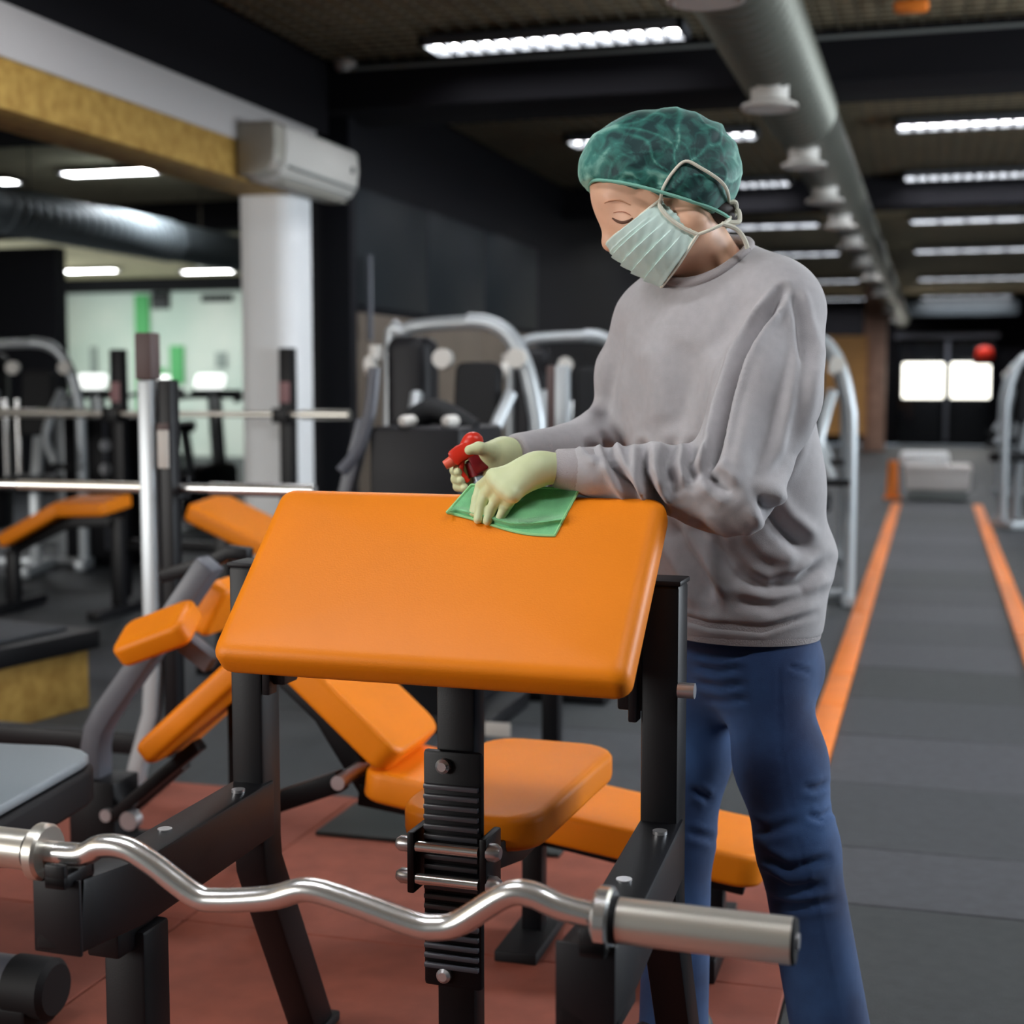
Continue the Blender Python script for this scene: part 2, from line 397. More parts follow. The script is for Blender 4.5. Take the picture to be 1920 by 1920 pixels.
t = thing('warning_light', 'small red round light above the bright door panes', 'light', (p[0], p[1] + .45, p[2]))
MB().tube([(p[0], p[1] - .05, p[2]), (p[0], p[1], p[2]), (p[0], p[1] + .1, p[2])], [.09, .17, .17], 20).obj('lens', M_RED, t, smooth=True)
MB().box((p[0], p[1] + .3, p[2]), (.4, .4, .4)).obj('wall_box', M_BEAM, t, bevel=.02)

# left hall: bright mural wall far behind the racks, dark partition at the picture's left
mw = struct(MB().bx(-15, -3.6, 22.0, 22.1, 0, ZC).obj('wall_mural', mat('pale mural', (196, 214, 204), .8, rgb2=(222, 228, 220), scale=.8)))
def mural(px0, px1, py0, py1, m, nm):
    a = on(px0, py1, 'y', 21.99); b = on(px1, py0, 'y', 21.99)
    MB().bx(a[0], b[0], 21.97, 22.0, a[2], b[2]).obj(nm, m, mw, bevel=.005)
mural(258, 280, 552, 800, M_GREEN, 'green_stripe'); mural(320, 345, 648, 720, M_GREEN, 'green_leaf'); mural(300, 312, 690, 760, M_GREEN, 'green_leaf')
mural(170, 182, 650, 700, mat('grey print', (150, 160, 156), .8), 'grey_mark'); mural(405, 425, 660, 690, MATS['grey print'], 'grey_mark')
mural(285, 318, 548, 580, M_PLASTIC, 'wall_speaker'); mural(378, 436, 552, 566, M_BEAM, 'dark_rail')
a = on(0, 800, 'y', 14.0); b = on(112, 800, 'y', 14.0)
struct(MB().bx(-15, b[0], 14.0, 14.2, 0, 2.72).obj('wall_partition', M_BWALL))

struct(MB().bx(-15, -3.6, 21.7, 22, 2.78, ZC).obj('trim_11', M_BEAM))

# ------------------------------------------------------------------ ceiling lights
def lamp(x0, x1, y, label, n=15, rim=.055):
    yc = y; w = .26; L = x1 - x0; z = ZC - .035
    t = thing('ceiling_light', label, 'light', ((x0 + x1) / 2, yc, z), 'fluorescent ceiling lights')
    MB().bx(x0 - .03, x1 + .03, yc - w / 2, yc - w / 2 + .02, z - rim, z).bx(x0 - .03, x1 + .03, yc + w / 2 - .02, yc + w / 2, z - rim, z)\
        .bx(x0 - .03, x1 + .03, yc - w / 2, yc + w / 2, z - .008, z).bx(x0 - .03, x0, yc - w / 2, yc + w / 2, z - rim, z).bx(x1, x1 + .03, yc - w / 2, yc + w / 2, z - rim, z).obj('housing', M_LAMPB, t)
    MB().bx(x0, x1, yc - w / 2 + .02, yc + w / 2 - .02, z - .02, z - .012).obj('diffuser', M_LAMP, t)
    me = None
    for i in range(1, n):
        x = x0 + L * i / n
        if me is None:
            o = MB().bx(x - .011, x + .011, yc - w / 2 + .02, yc + w / 2 - .02, z - rim + .005, z - .021).obj('louvre', M_LOUV, t); me = o.data; xr = x
        else:
            o = bpy.data.objects.new('louvre', me); COL.objects.link(o); o.parent = t; o.matrix_parent_inverse = Matrix.Translation(t.location).inverted(); o.location = (x - xr, 0, 0)
rows = [(7.22, 'nearest row before the first black beam'), (10.25, 'first row past the black beam'), (12.7, 'row just before the second black beam'), (16.0, 'row past the second black beam'), (19.5, 'row midway down the hall'), (24.6, 'row near the far end'), (29.6, 'last row at the far door')]
for y, txt in rows:
    lamp(-2.54, -1.24, y, 'louvred ceiling light left of the duct, ' + txt, 15 if y < 13 else 6)
    if y > 8: lamp(-.27, 1.1 if y < 13 else 1.4, y, 'louvred ceiling light right of the duct, ' + txt, 15 if y < 13 else 6)
for y in (1.2, 4.4):
    lamp(-2.54, -1.24, y, 'louvred ceiling light overhead, outside the picture, %s' % ('by the benches' if y < 2 else 'before the duct'), 6)
    lamp(.1, 1.4, y, 'louvred ceiling light overhead to the right, %s' % ('by the benches' if y < 2 else 'before the duct'), 6)
lamp(-7.0, -5.7, 10.7, 'bright ceiling light under the chipboard beam, left hall', 3, .027)
lamp(-9.0, -7.65, 10.9, 'bright ceiling light cut by the left picture edge', 3, .027)
lamp(-8.3, -7.7, 13.6, 'small bright ceiling light above the left duct', 3, .027)
lamp(-12.9, -12.0, 19.6, 'bright ceiling light low in the left hall before the mural', 3, .027)
lamp(-11.2, -9.9, 20.2, 'bright ceiling light beside the white column, left hall', 3, .027)

# ------------------------------------------------------------------ ventilation ducts
def duct(X, Z, r, y0, y1, ys, label, M_DUCT, ribs):
    t = thing('ventilation_duct', label, 'duct', (X, y0, Z))
    MB().cyl((X, y0, Z), (X, y1, Z), r, 28).obj('pipe', M_DUCT, t, smooth=True)
    me = None
    for i, y in enumerate(ribs):
        if me is None:
            o = MB().tube([(X, y - .012, Z), (X, y, Z), (X, y + .012, Z)], [r, r + .012, r], 28).obj('rib', M_DUCT, t, smooth=True); me = o.data; yr = y
        else:
            o = bpy.data.objects.new('rib', me); COL.objects.link(o); o.parent = t; o.matrix_parent_inverse = Matrix.Translation(t.location).inverted(); o.location = (0, y - yr, 0)
    for y in ys:
        z0 = Z - r * .9
        n = MB().tube([(X, y, z0 + .02), (X, y, z0 - .065)], [.075, .075], 20).obj('nozzle', M_NOZZ, t, smooth=True)
        MB().tube([(X, y, z0 - .06), (X, y, z0 - .075), (X, y, z0 - .09), (X, y, z0 - .095), (X, y, z0 - .08)], [.075, .11, .115, .095, .07], 24).obj('flange', M_NOZZ, n, smooth=True)
    for y in np.arange(y0 + .8, y1, 2.6):
        MB().cyl((X, y, Z + r), (X, y, ZC), .006, 6).obj('hanger', M_WIRE, t)
duct(-.66, 2.53, .165, 3.2, 30, [v * .888 for v in (4.80, 6.70, 8.5, 10.15, 11.8, 13.5, 15.6, 17.7, 20.7, 25.2, 29)], 'long galvanised spiral duct with white nozzles under the ceiling, right of the woman', M_DUCT, np.arange(4.0, 7.4, .1))
b = on(200, 430, 'z', 2.45)
duct(b[0], 2.45, .17, 6, 21.9, [], 'grey galvanised duct in the left hall behind the white column', mat('bluish duct', (140, 152, 158), .55, metal=.3), np.arange(9, 11.5, .12))
for i, (px, py) in enumerate([(30, 432), (235, 462), (392, 497), (75, 490)]):
    p = on(px, py, 'z', ZC - .08)
    t = thing('air_nozzle', ['white round air nozzle near the left picture edge', 'pale air nozzle below the middle of the left duct', 'white air nozzle beside the white column', 'small pale air nozzle over the dark partition'][i], 'nozzle', p, 'nozzles in the left hall')
    MB().tube([p + V(0, 0, .07), p, p - V(0, 0, .02), p - V(0, 0, .06)], [.12, .12, .17, .15], 18).obj('flange', M_NOZZ, t, smooth=True)
    MB().cyl(p + V(0, 0, .06), (p[0], p[1], ZC), .06, 10).obj('drop_pipe', M_DUCT, t, smooth=True)
p = on(650, 125, 'z', ZC - .04)
tag(MB().tube([p + V(0, 0, .04), p, p - V(0, 0, .03)], [.07, .07, .045], 20).obj('smoke_detector', M_NOZZ, smooth=True), 'small round white detector on the ceiling mesh above the column', 'detector')
p = on(1708, 12, 'z', ZC - .06)
t = thing('orange_bracket', 'small orange fitting on the ceiling mesh at the top right', 'bracket', p)
MB().box(p, (.16, .1, .05)).obj('plate', M_TAPE, t, bevel=.02); MB().cyl(p, p + V(0, 0, .06), .015, 8).obj('stem', M_WIRE, t)

# ------------------------------------------------------------------ air conditioner on the beam end
ac = thing('air_conditioner', 'off-white wall air conditioner at the top of the white column', 'air conditioner', (XW + .1, 7.0, 2.2))
prof = [(0, 2.2), (.10, 2.2), (.17, 2.225), (.205, 2.28), (.215, 2.36), (.21, 2.45), (.19, 2.475), (0, 2.475)]
def acsec(y0, y1, nm, m, par, ins=0.0):
    vs = [(XW + max(0, x - ins), y, z + (ins if z < 2.3 else -ins)) for y in (y0, y1) for x, z in prof]; n = len(prof)
    return MB().add(vs, [tuple(range(n)), tuple(range(2 * n - 1, n - 1, -1))] + [(i, (i + 1) % n, n + (i + 1) % n, n + i) for i in range(n)]).obj(nm, m, par, bevel=.012)
acsec(6.62, 7.55, 'casing', M_ACW, ac); acsec(6.5, 6.62, 'end_cap', M_ACG, ac, .008)
for i, y in enumerate((6.515, 6.545, 6.575)): MB().bx(XW + .02, XW + .20, y - .004, y + .004, 2.235, 2.47).obj('groove_fin', M_ACW, ac, bevel=.002)
MB().bx(XW + .06, XW + .16, 6.7, 7.5, 2.19, 2.2).obj('air_vane', M_ACG, ac, bevel=.003)
MB().bx(XW + .18, XW + .214, 6.66, 7.52, 2.262, 2.272).obj('front_slot', MATS['grey wall'], ac)
MB().cyl((XW + .21, 7.45, 2.36), (XW + .222, 7.45, 2.36), .018, 12).obj('indicator', M_PLASTIC, ac)

# ------------------------------------------------------------------ orange lane markings, steps at the lane's end
for i, (x0, x1, seams) in enumerate([(-.38, -.29, (4.52, 5.35, 5.95, 7.6, 9.5, 12, 15)), (.40, .49, (5.6, 7.2, 9.1, 11.5, 15))]):
    t = thing('lane_strip', ['orange strip along the left edge of the grey training lane', 'orange strip along the right edge of the grey training lane'][i], 'floor strip', ((x0 + x1) / 2, 8, 0), 'orange lane strips')
    for a, b in zip(seams[:-1], seams[1:]): MB().bx(x0, x1, a, b - .012, -.012, .012).obj('strip_piece', M_TAPE, t, bevel=.003)
c = on(1757, 938, 'z', 0)
t = thing('plyo_step', 'wide pale step box at the far end of the training lane', 'step', (c[0], c[1] + .2, 0))
MB().bx(c[0] - .33, c[0] + .33, c[1], c[1] + .5, .1, .34).obj('box', M_WHITEB, t, bevel=.03)
MB().bx(c[0] - .34, c[0] + .34, c[1] - .02, c[1] + .52, .28, .36).obj('tread', M_WHITEB, t, bevel=.02)
MB().bx(c[0] - .30, c[0] + .30, c[1] + .03, c[1] + .47, 0, .1).obj('foot', M_GREYW, t, bevel=.01)
p = on(1733, 872, 'y', c[1] + .3)
tag(MB().bx(p[0] - .25, p[0] + .25, c[1] + .1, c[1] + .45, .36, .49).obj('white_pad', M_WHITEW, bevel=.03), 'white foam block lying on the pale step box', 'block')
p = on(1674, 895, 'y', c[1] + .1)
t = thing('marker_cone', 'small orange cone on the floor left of the step box', 'cone', (p[0], p[1], 0))
MB().tube([(p[0], p[1], .02), (p[0], p[1], .40)], [.07, .05], 16).obj('cone', M_TAPE, t, smooth=True); MB().bx(p[0] - .09, p[0] + .09, p[1] - .09, p[1] + .09, 0, .025).obj('base', M_TAPE, t, bevel=.005)

# chipboard-fronted platform at the left
q0, q1 = on(0, 1372, 'z', 0), on(150, 1331, 'z', 0); dr = (q1 - q0) / np.linalg.norm(q1 - q0); nr = V(-dr[1], dr[0], 0); q0 = q0 - dr * .55; q1 = q1 + dr * .05
zt = .22
t = thing('lifting_platform', 'low platform with chipboard front and grey rubber top, left of the benches', 'platform', (q0 + q1) / 2)
def obox(a, b, dep, z0, z1, nm, m, bev=.005, ex=0):
    a = a - dr * ex - nr * ex; b = b + dr * ex - nr * ex
    P = [a, b, b + nr * dep, a + nr * dep]
    return MB().add([(p[0], p[1], z) for z in (z0, z1) for p in P], [(3, 2, 1, 0), (4, 5, 6, 7), (0, 1, 5, 4), (1, 2, 6, 5), (2, 3, 7, 6), (3, 0, 4, 7)]).obj(nm, m, t, bevel=bev)
obox(q0, q1, 1.6, 0, zt, 'chipboard_front', M_OSB); obox(q0, q1, 1.7, zt, zt + .07, 'edge_frame', M_BLACK, ex=.03)
obox(q0 + nr * .05, q1 + nr * .05 - dr * .05, 1.5, zt + .07, zt + .085, 'rubber_top', M_LANE[0])

# ================================================================== EQUIPMENT
def pad_obj(name, m, parent, M, w, l, t, rc=.03, be=.015, w2=None, crown=0.0):
    """upholstered slab: front face in local z=0 plane, body behind it; local x width, y length"""
    w2 = w if w2 is None else w2
    out = []
    for sx, sy in ((1, -1), (1, 1), (-1, 1), (-1, -1)):
        hw = (w if sy < 0 else w2) / 2
        a0 = {(1, -1): -90, (1, 1): 0, (-1, 1): 90, (-1, -1): 180}[(sx, sy)]
        for k in range(6):
            a = math.radians(a0 + 90 * k / 5); out.append((sx * (hw - rc) + rc * math.cos(a), sy * (l / 2 - rc) + rc * math.sin(a)))
    n = len(out); rings = []
    cx = sum(o[0] for o in out) / n; cy = sum(o[1] for o in out) / n
    for k in range(6):
        a = math.pi / 2 * k / 5
        rings.append((be * (1 - math.sin(a)), -be * (1 - math.cos(a))))
    prof = [(r, -be + (be + z)) for r, z in rings]
    prof = [(be * (1 - math.sin(math.pi / 2 * k / 5)), -be * (1 - math.cos(math.pi / 2 * k / 5))) for k in range(6)]   # inset, z
    lay = [(be * (1 - math.cos(math.pi / 2 * k / 5)) , -be * (1 - math.sin(math.pi / 2 * k / 5))) for k in range(5, -1, -1)]
    lay = lay + [(i, -t - z) for i, z in reversed(lay)]
    vs = []; fs = []
    def inset(x, y, i):
        hw = max(w, w2) / 2
        return x * (hw - i) / hw, y * (l / 2 - i) / (l / 2)
    for f_ in (.35, .7):
        for x, y in out:
            X, Y = inset(x * f_, y * f_, 0); vs.append((X, Y, crown * (1 - f_ * f_)))
    for i, z in lay:
        for x, y in out: vs.append(inset(x, y, i) + (z,))
    L = len(lay) + 2
    for a in range(L - 1):
        for k_ in range(n): fs.append((a * n + k_, (a + 1) * n + k_, (a + 1) * n + (k_ + 1) % n, a * n + (k_ + 1) % n))
    fs += [tuple(range(n)), tuple(range((L - 1) * n, L * n))[::-1]]
    mb = MB().add(vs, fs); mb.T = M
    return mb.obj(name, m, parent, smooth=True)
def frame_from(o, x, y):
    """matrix with local x,y axes along given world directions"""
    x = Vector(x).normalized(); y = Vector(y); y = (y - x * y.dot(x)).normalized(); z = x.cross(y)
    R = Matrix((x, y, z)).transposed().to_4x4(); R.translation = Vector(o); return R

# ------------------------------------------------------------------ preacher curl bench (in front)
TB = Matrix.Translation((-.70, 2.0, 0)) @ Matrix.Rotation(-.035, 4, 'Z')
def tb(x, y, z): return np.array(TB @ Vector((x, y, z)))
pb = thing('preacher_curl_bench', 'black preacher curl bench with wide slanted orange arm pad', 'exercise bench', tuple(tb(0, 0, 0)))
def B(): m = MB(); m.T = TB; return m
pm = np.array([.005, (-.129 + .106) / 2, (.795 + 1.019) / 2])
PADM = TB @ frame_from(pm, (1, 0, 0), (0, .235, .224))
PADL = math.hypot(.235, .224)
pad_obj('arm_pad', M_ORANGE, pb, PADM, .632, PADL + .012, .062, rc=.022, be=.022, crown=.004)
PN = np.array(PADM.to_3x3() @ Vector((0, 0, 1))); PO = np.array(PADM.translation)
def onpad(x, y, h=0.0):
    r = ray(x, y); tt = ((PO + PN * h - Cc) @ PN) / (r @ PN); return Cc + r * tt
nb = PADM.to_3x3() @ Vector((0, 0, -1))
bk = MB(); bk.T = PADM; bk.box((0, 0, -.070), (.5, .2, .014)); bk.obj('pad_backing', M_BLACK, pb, bevel=.003)
XL, XR = -.385, .312
for sx, nm in ((XL, 'l'), (XR, 'r')):
    s = 1 if sx > 0 else -1
    up = B().path([(sx, .15, .885), (sx, .15, .42), (sx, .155, .375), (sx, .175, .335), (sx, .35, .0)], .058, .066, up=(0, 1, 0)).obj('upright', M_BLACK, pb, bevel=.006)
    B().box((sx, .15, .888), (.062, .07, .008)).obj('end_cap', M_PLASTIC, up, bevel=.002)
    B().box((sx, .35, .01), (.07, .09, .02)).obj('foot', M_RUBBER, up, bevel=.005)
    # pad bracket between upright and pad
    B().box((sx - s * .045, .15, .79), (.045, .05, .2)).obj('pad_bracket', M_BLACK, pb, bevel=.004)
    B().box((sx - s * .04, .125, .76), (.014, .03, .17)).obj('bracket_plate', M_BLACK, pb, bevel=.003)
    arm = B().path([(sx, .15, .475), (sx + .03, -.28, .482), (sx + .045, -.458, .508)], .066, .096).obj('rack_arm', M_BLACK, pb, bevel=.006)
    B().box((sx + .045, -.461, .508), (.07, .006, .1)).obj('arm_cap', M_PLASTIC, arm, bevel=.002)
    for y in (.06, -.16): B().cyl((sx + .015, y, .52), (sx + .015, y, .5295), .011, 12).obj('bolt', M_BOLT, arm, smooth=True)
    # bar cups standing on the arms
    B().box((sx + .058, -.424, .566), (.03, .010, .024)).box((sx + .058, -.480, .568), (.03, .010, .03)).box((sx + .058, -.452, .560), (.03, .066, .018)).obj('bar_cup', M_BLACK, pb, bevel=.003)
    lg = B().path([(sx + .035 * (1 if s < 0 else 0), -.27, .43), (sx + .035 * (1 if s < 0 else 0), -.27, 0)], .066, .066, up=(0, 1, 0)).obj('front_leg', M_BLACK, pb, bevel=.006)
    B().box((sx + .035 * (1 if s < 0 else 0), -.27, .01), (.1, .1, .02)).obj('foot', M_RUBBER, lg, bevel=.004)
    B().box((sx + .03, -.30, .43), (.05, .09, .05)).obj('gusset', M_BLACK, pb, bevel=.004)
    if s > 0: B().cyl((sx + .03, .11, .73), (sx + .055, .11, .73), .012, 12).obj('lock_pin', M_BOLT, pb, smooth=True)
B().path([(XL, -.27, .03), (XR, -.27, .03)], .05, .05).obj('base_crossbar', M_BLACK, pb, bevel=.005)
# ladder post with ribbed plate and seat carriage
xm = .015
post = B().path([(xm, .06, .86), (xm, .06, .04)], .062, .05, up=(0, 1, 0)).obj('ladder_post', M_BLACK, pb, bevel=.006)
B().path([(xm, .06, .03), (xm, -.27, .03)], .05, .05).obj('base_tube', M_BLACK, pb, bevel=.005)
zt_, zb_ = .632, .262
plate = B().box((xm, .028, (zt_ + zb_) / 2), (.096, .014, zt_ - zb_)).obj('ribbed_plate', M_BLACK, pb, bevel=.012)
me = None
for i in range(19):
    z = zt_ - .055 - i * .0155
    if me is None:
        rb = B().box((xm, .017, z), (.088, .009, .008)).obj('rib', mat('rib highlight', (74, 75, 82), .35), plate, bevel=.002); me = rb.data; z0 = z  # paler than the plate: highlight along the ribs put into the colour
    else:
        rb = bpy.data.objects.new('rib', me); COL.objects.link(rb); rb.parent = plate; rb.location = (0, 0, z - z0)
for z in (zt_ - .022, zb_ + .022): B().tube([(xm - .012, .024, z), (xm - .012, .012, z), (xm - .012, .008, z)], [.0115, .0115, .007], 16).obj('screw', M_BOLT, plate, smooth=True)
car = B().box((xm - .058, .03, .462), (.012, .07, .095)).obj('carriage_cheek', M_BLACK, pb, bevel=.003)
B().box((xm + .058, .03, .462), (.012, .07, .095)).obj('carriage_cheek', M_BLACK, pb, bevel=.003)
for z in (.487, .437):
    B().cyl((xm - .05, .001, z), (xm + .05, .001, z), .0085, 14).obj('cross_pin', M_CHROME, car, smooth=True)
    B().tube([(xm + .062, .008, z), (xm + .075, .008, z), (xm + .082, .008, z)], [.014, .014, .009], 14).obj('pin_head', M_BOLT, car, smooth=True)
    B().tube([(xm - .062, .008, z), (xm - .078, .008, z), (xm - .085, .008, z)], [.012, .012, .007], 14).obj('pin_head', M_BOLT, car, smooth=True)
B().path([(xm, .10, .44), (xm, .3, .40), (xm, .62, .40)], .05, .045).obj('seat_arm', M_BLACK, pb, bevel=.004)
pad_obj('seat_pad', M_ORANGE, pb, TB @ frame_from((-.035, .465, .48), (1, 0, 0), (0, 1, 0)), .25, .53, .062, rc=.07, be=.016, w2=.27)

# ------------------------------------------------------------------ curl bar
cb = thing('curl_bar', 'chrome cambered curl bar resting across the rack arms', 'barbell', tuple(tb(0, -.45, .585)))
pts = [(-.375, 0, .587), (-.30, 0, .588), (-.268, 0, .602), (-.232, 0, .603), (-.195, 0, .588), (-.135, 0, .554), (-.10, 0, .551), (-.03, 0, .562), (.02, 0, .578), (.075, 0, .570), (.155, 0, .552), (.185, 0, .551), (.215, 0, .560), (.272, 0, .600), (.302, 0, .604), (.335, 0, .594), (.375, 0, .588), (.43, 0, .585)]
BY = -.452
m = B().tube([(x - .012, BY, z) for x, _, z in pts], .0150, 16, smooth=5).obj('shaft', M_CHROME, cb, smooth=True)
for s, x0, ln in ((-1, -.375, .21), (1, .385, .20)):
    sx = x0
    B().cyl((sx, BY, .586), (sx + s * ln, BY, .586), .0255, 28).obj('sleeve', M_STEEL, cb, smooth=True)
    B().tube([(sx - s * .018, BY, .586), (sx - s * .018, BY, .586), (sx - s * .014, BY, .586), (sx - s * .002, BY, .586), (sx + s * .001, BY, .586)], [.016, .033, .0365, .0365, .033], 28).obj('collar', M_CHROME if s > 0 else M_STEEL, cb, smooth=True)
    B().tube([(sx + s * .001, BY, .586), (sx + s * .008, BY, .586)], [.0265, .0265], 28).obj('groove', M_RUBBER, cb, smooth=True)
    e = B().tube([(sx + s * ln, BY, .586), (sx + s * (ln + .004), BY, .586)], [.026, .024], 28).obj('end_cap', M_RUBBER, cb, smooth=True)
    B().cyl((sx + s * (ln + .003), BY, .586), (sx + s * (ln + .007), BY, .586), .009, 12).obj('end_bolt', M_BOLT, e, smooth=True)

# ------------------------------------------------------------------ decline bench behind it (orange, along the wall axis)
Yd = 2.93
db = thing('decline_bench', 'orange decline bench with raised backrest behind the preacher bench', 'exercise bench', (-.9, Yd, 0))
E1 = on(1405, 1610, 'z', .25); E0 = on(745, 1425, 'z', .37)
a = V(E0[0] - .05, Yd, .37); b = V(E1[0] + .03, Yd, .25)
pad_obj('seat_pad', M_ORANGE, db, frame_from((a + b) / 2, b - a, (0, 1, 0)), np.linalg.norm(b - a), .27, .07, rc=.05, be=.014)
lo = on(712, 1458, 'y', Yd - .14); hi = on(492, 1240, 'y', Yd - .14); dv = hi - lo; hi = lo + dv * 1.35
pad_obj('backrest', M_ORANGE, db, frame_from((lo + hi) / 2 + V(0, .14, 0), V(0, -1, 0), hi - lo), .28, np.linalg.norm(hi - lo), .07, rc=.04, be=.014)
MB().path([V(a[0] - .05, Yd, .28), V(a[0] + .3, Yd, .24), V(b[0] - .05, Yd, .16)], .06, .05).obj('main_tube', M_BLACK, db, bevel=.004)
MB().path([V(a[0] - .02, Yd, .28), (lo + hi) / 2 + V(.0, .14, -.06), hi + V(.02, .14, -.08)], .05, .05).obj('back_tube', M_BLACK, db, bevel=.004)
MB().path([V(b[0] - .12, Yd, .16), V(b[0] - .12, Yd, 0)], .05, .05, up=(0, 1, 0)).box((b[0] - .12, Yd, .025), (.06, .34, .05)).obj('front_foot', M_BLACK, db, bevel=.004)
f0 = on(1002, 1560, 'y', Yd - .03)
MB().path([V(f0[0], Yd - .03, .25), V(f0[0], Yd - .03, .0)], .045, .045, up=(0, 1, 0)).obj('middle_leg', M_BLACK, db, bevel=.004)
MB().box((f0[0], Yd - .03, .012), (.09, .3, .024)).obj('middle_foot', M_RUBBER, db, bevel=.004)
q = on(643, 1462, 'y', Yd - .12)
MB().path([q, on(500, 1510, 'y', Yd - .12)], .04, .045).obj('rear_strut', M_BLACK, db, bevel=.004)
MB().path([on(500, 1510, 'y', Yd - .12), V(on(500, 1510, 'y', Yd - .12)[0], Yd - .12, 0)], .04, .045, up=(0, 1, 0)).obj('rear_leg', M_BLACK, db, bevel=.004)
MB().cyl(q + V(0, -.03, 0), q + V(0, .3, 0), .016, 12).obj('hinge_pin', M_BOLT, db, smooth=True)
fa_, fb_ = on(600, 1560, 'z', 0), on(1075, 1575, 'z', 0)
MB().bx(fa_[0], fb_[0], fa_[1] - .03, 3.74, 0, .012).obj('floor_plate', mat('dark green rubber', (30, 38, 38), .6), db, bevel=.003)

# ------------------------------------------------------------------ small black storage rack further back
rk = thing('storage_rack', 'low black steel rack standing behind the decline bench', 'rack', tuple(on(970, 1400, 'z', 0)))
yr = 4.35
for px in (1035, 890):
    c = on(px, 1330, 'y', yr); MB().path([V(c[0], yr, .78), V(c[0], yr, 0)], .055, .055, up=(0, 1, 0)).obj('post', M_BLACK, rk, bevel=.004)
c0, c1 = on(880, 1371, 'y', yr), on(1050, 1371, 'y', yr)
MB().path([V(c0[0] - .3, yr, .36), V(c1[0], yr, .36)], .05, .06).obj('lower_rail', M_BLACK, rk, bevel=.004)
MB().path([V(c0[0] - .3, yr, .70), V(c1[0], yr, .70)], .05, .06).obj('upper_rail', M_BLACK, rk, bevel=.004)
MB().path([V(c0[0], yr + .04, .38), V(c0[0] + .22, yr + .04, .66)], .03, .04, up=(0, 1, 0)).obj('brace', M_BLACK, rk, bevel=.003)
s0 = on(933, 1368, 'y', yr - .03); MB().box(s0, (.085, .006, .045)).obj('sticker', M_LABEL, rk, bevel=.001)

# ------------------------------------------------------------------ grey bench at the lower left
gb = thing('grey_bench', 'grey padded bench with black side and roller foot, lower left', 'exercise bench', (-1.9, 2.25, 0))
pad_obj('seat_pad', M_GREYPAD, gb, frame_from((-2.03, 2.25, .43), (1, .12, 0), (-.12, 1, 0)), .86, .6, .02, rc=.11, be=.009)
pad_obj('seat_base', M_RUBBER, gb, frame_from((-2.03, 2.25, .408), (1, .12, 0), (-.12, 1, 0)), .875, .615, .075, rc=.115, be=.012)
MB().path([(-2.35, 2.2, .30), (-1.75, 2.27, .30)], .07, .06).obj('main_tube', M_BLACK, gb, bevel=.004)
MB().path([(-1.95, 2.25, .3), (-1.95, 2.25, .08)], .06, .06, up=(0, 1, 0)).obj('leg', M_BLACK, gb, bevel=.004)
MB().path([(-2.35, 2.2, .3), (-2.35, 2.2, 0)], .06, .3, up=(0, 1, 0)).obj('leg', M_BLACK, gb, bevel=.004)
MB().cyl((-2.0, 2.215, .08), (-1.60, 2.215, .08), .052, 24).obj('foot_tube', M_GREYTUBE, gb, smooth=True)
MB().tube([(-1.60, 2.215, .08), (-1.525, 2.215, .08), (-1.515, 2.215, .08)], [.056, .056, .046], 24).obj('rubber_end', M_RUBBER, gb, smooth=True)
MB().path([(-1.97, 2.215, .028), (-1.55, 2.215, .028)], .1, .056).obj('foot_block', M_BLACK, gb, bevel=.008)

# ------------------------------------------------------------------ row machine with bent grey frame and orange arm pads (left)
Ym = 3.14
rm = thing('row_machine', 'machine with bent dark grey frame and small orange pads, left of the preacher bench', 'exercise machine', (-1.9, Ym, 0))
pt = lambda x, y, yy=Ym: on(x, y, 'y', yy)
bp = [pt(182, 1590), pt(180, 1400), pt(186, 1365), pt(205, 1330), pt(300, 1195), pt(395, 1055)]
bp[0] = V(bp[1][0], Ym, 0.02)
MB().path(bp, .055, .065, up=(0, 1, 0)).obj('bent_frame', M_GREYTUBE, rm, bevel=.006)
MB().box(V(bp[1][0] + .02, Ym, .10), (.13, .12, .2)).obj('base_socket', M_BLACK, rm, bevel=.006)
MB().path([V(bp[1][0] - .05, Ym, .03), V(bp[1][0] + .2, Ym, .03)], .07, .06).obj('base_tube', M_BLACK, rm, bevel=.005)
for px, py, r in ((197, 1530, .016), (240, 1540, .024)):
    c = pt(px, py, Ym - .075); MB().cyl(c, c + V(0, .03, 0), r, 14).obj('bolt', M_BOLT, rm, smooth=True)
MB().path([pt(215, 1530, Ym - .05), pt(375, 1395, Ym - .05)], .03, .045, up=(0, 1, 0)).obj('link_bar', M_BLACK, rm, bevel=.004)
MB().path([pt(215, 1545, Ym + .06), pt(345, 1430, Ym + .06)], .03, .045, up=(0, 1, 0)).obj('link_bar', M_BLACK, rm, bevel=.004)
# orange pads
u_ = pt(262, 1160, 3.05); w_ = pt(362, 1165, 3.05)
pad_obj('elbow_pad', M_ORANGE, rm, frame_from(pt(283, 1168, 3.03), pt(355, 1140, 3.03) - pt(212, 1195, 3.03), V(-.15, .75, .35)), .2, .13, .062, rc=.025, be=.016)
pad_obj('elbow_pad', M_ORANGE, rm, frame_from(pt(392, 1125, 3.4), pt(410, 1100, 3.4) - pt(370, 1180, 3.4), V(.1, .8, .2)), .15, .13, .06, rc=.025, be=.016)
a, b = pt(282, 1372, 3.0), pt(420, 1245, 3.0)
pad_obj('seat_pad', M_ORANGE, rm, frame_from((a + b) / 2 + V(0, .1, 0), b - a, (0, 1, 0)), np.linalg.norm(b - a) + .12, .24, .062, rc=.03, be=.018)
MB().path([pt(305, 1080, 3.25), pt(400, 1052, 3.25), pt(430, 1035, 3.25), pt(470, 1040, 3.25)], .035, .04, up=(0, 1, 0)).obj('handle_bar', M_BLACK, rm, bevel=.006)
